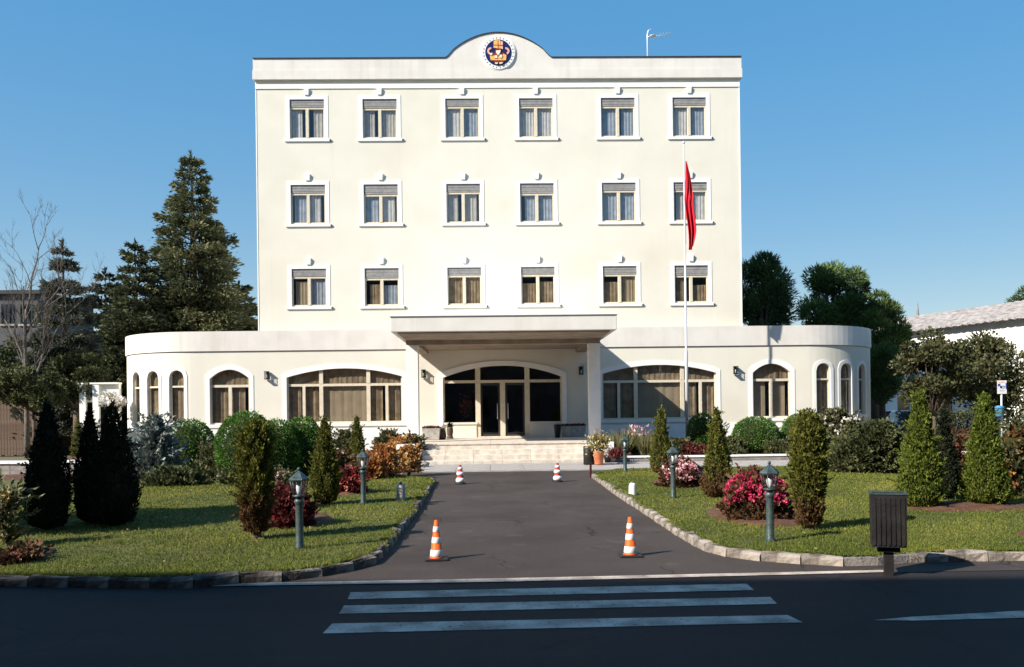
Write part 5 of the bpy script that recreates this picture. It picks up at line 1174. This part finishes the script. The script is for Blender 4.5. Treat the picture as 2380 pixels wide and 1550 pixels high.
for x in (1.0, 4.2, 7.4, 10.6, 13.8):
    for z in (1.0, 3.7):
        g = MB(); g.box(x-.45, x+.45, .003, .05, z, z+1.4); w = g.build('window', M['carglass'], e); g = MB(); g.box(x-.55, x+.55, .004, .14, z-.1, z-.003); g.build('sill', M['trim'], w)
# cars before it
def car(px, Y, label, rz, m):
    x = at(px, Y); e = empty('parked_car', (x, Y, 0), label, 'car', 'white cars parked beyond the right wing', rz=rz)
    prof = [(-2.0, .35), (-2.05, .62), (-1.95, .82), (-1.15, .90), (-.55, 1.36), (.75, 1.42), (1.45, 1.02), (2.0, .95), (2.08, .6), (2.0, .35)]
    g = MB(); g.prism(prof, -.82, .82)
    g.v = [(a, b*(1-.16*max(0, (c-.9)/.5)), c) for a, b, c in g.v]
    body = g.build('body', m, e, bevel=.04)
    for s in (-1, 1):
        g = MB(); g.add([(a, s*(.828*(1-.16*max(0, (c-.9)/.5))), c) for a, c in ((-1.0, .95), (-.52, 1.31), (.72, 1.36), (1.3, 1.0))], [(0, 1, 2, 3)]); g.build('side_window', M['carglass'], e)
        for xx in (-1.25, 1.3):
            g = MB(); g.lathe([(.30, -.09), (.31, 0), (.30, .09)], 18); g.v = [(a+xx, c+s*.76, b+.30) for a, b, c in g.v]; wh = g.build('wheel', M['black'], e)
            g = MB(); g.lathe([(.19, -.01), (.17, .01)], 14); g.v = [(a+xx, s*.86+c, b+.30) for a, b, c in g.v]; g.build('rim', M['pole'], wh)
    g = MB(); g.add([(-1.14, -.72, .925), (-1.14, .72, .925), (-.60, .66, 1.34), (-.60, -.66, 1.34)], [(0, 1, 2, 3)]); g.v = [(a-.03, b, c+.03) for a, b, c in g.v]; g.build('windscreen', M['carglass'], e)
    for s in (-1, 1):
        g = MB(); g.box(-2.07, -2.0, s*.6-.16, s*.6+.16, .66, .80); g.build('headlight', M['bulb'], e)
    g = MB(); g.box(-2.09, -2.03, -.4, .4, .42, .58); g.build('grille', M['black'], e)
car(2066, 50, 'white car beside the curved right end of the wing', R(84), M['carpaint']); car(2112, 47.5, 'white car half hidden by the large thuja', R(82), M['carpaint'])
g = MB(); g.quad((14.5, 36, -.02), (60, 36, -.02), (60, 80, -.02), (14.5, 80, -.02)); structure(g.build('car_park', M['asphalt']))
# right: white and blue notice on a post, with a blue bin below
x, y = at(2328, 29), 29; zt = wp(2328, 884, 29)[1]; zb_ = wp(2328, 915, 29)[1]
e = empty('notice_sign', (x, y, 0), 'white and blue notice board on a thin post at the right', 'sign')
g = MB(); g.tube([(0, 0.03, -.1), (0, .03, zt-.03)], [.03, .03], 8); g.build('post', M['pole'], e)
g = MB(); g.box(-.16, .16, -.012, .0, zb_, zt); g.build('board', M['white'], e)
def mark(polys, m, nm):
    g = MB()
    for p in polys: g.prism([(a, zb_+b*(zt-zb_)) for a, b in p], -.0155, -.0125)
    g.build(nm, m, e)
mark([[(-.15, .74), (-.05, .76), (-.08, .58), (-.14, .55)], arc(.03, .5, .05, .10, 20, 330), [(-.07, .62), (-.04, .62), (-.04, .42), (-.07, .42)], [(-.03, .55), (0, .55), (0, .40), (-.03, .40)], [(.12, .80), (.155, .80), (.155, .35), (.13, .35)]], M['signblue'], 'blue_marks')
mark([[(-.12, .90), (.10, .90), (.10, .84), (-.12, .84)]], M['pink'], 'pink_line')
mark([[(-.08, .30), (.06, .30), (.06, .265), (-.08, .265)], [(-.08, .23), (.05, .23), (.05, .195), (-.08, .195)]], M['concrete'], 'text_lines')
x = at(2322, 28.85); z1 = wp(2322, 942, 28.85)[1]; z0 = wp(2322, 968, 28.85)[1]
e = empty('blue_bin', (x, 28.85, z0), 'small blue bin hung on the post below the notice board', 'bin')
g = MB(); g.lathe([(.11, 0), (.125, .02), (.145, z1-z0-.1), (.15, z1-z0-.09)], 18); g.build('drum', M['bluebin'], e); g = MB(); g.lathe([(.155, z1-z0-.09), (.155, z1-z0-.06), (.09, z1-z0-.01), (.01, z1-z0)], 18); g.build('lid', M['bluebin'], e)
g = MB(); g.box(-.02, .06, .10, .18, .05, .09); g.box(-.02, .06, .10, .18, .2, .24); g.build('bracket', M['iron'], e)
# far minaret-like mast on the horizon
x, zt = wp(2132, 700, 420); tw = MB(); tw.lathe([(.9, -1), (.9, zt*.70), (1.3, zt*.71), (1.3, zt*.73), (.8, zt*.74), (.7, zt*.88), (.1, zt)], 12)
o = tw.build('distant_tower', M['greybuilding'], None, (x, 420, 0)); tag(o, 'thin pale tower far off on the horizon', 'tower')
hl = MB(); vs = []; nH = 60
for i in range(nH+1):
    xx = -260+640*i/nH; hh = 28 + 10*math.sin(i*.5)+6*math.sin(i*1.31); hh *= .35+.65*min(1, abs(xx-60)/150); vs += [(xx, 520, -1), (xx, 520, hh), (xx, 640, hh*.6)]
hl.add(vs, [(3*i+k, 3*i+3+k, 3*i+4+k, 3*i+1+k) for i in range(nH) for k in (0, 1)], True); structure(hl.build('hills', M['earth']))

# ================================================================== grass last, so that it keeps off the beds
grass('grass', 'short green lawn grass left of the driveway', lawnL, 150000, KLp, -1); grass('grass', 'short green lawn grass right of the driveway', lawnR, 170000, KRp, 1)

for nm, poly, lb in (('left', lawnL, 'scattered dry leaves on the lawn left of the driveway'), ('right', lawnR, 'scattered dry leaves on the lawn right of the driveway')):
    P = np.stack([RNG.uniform(-9, 10, 5200), RNG.uniform(8.8, 21, 5200)], 1); P = P[inside(P, poly)][:300]; k = len(P)
    o = leaf_cloud('fallen_leaves', np.concatenate([P, np.full((k, 1), LAWN+.03)], 1), RNG.normal(size=(k, 3))*np.array([1, 1, .25]), .035, .022, RNG.uniform(.6, 1, k), L['reed'])
    tag(o, lb, 'leaves', kind='stuff')
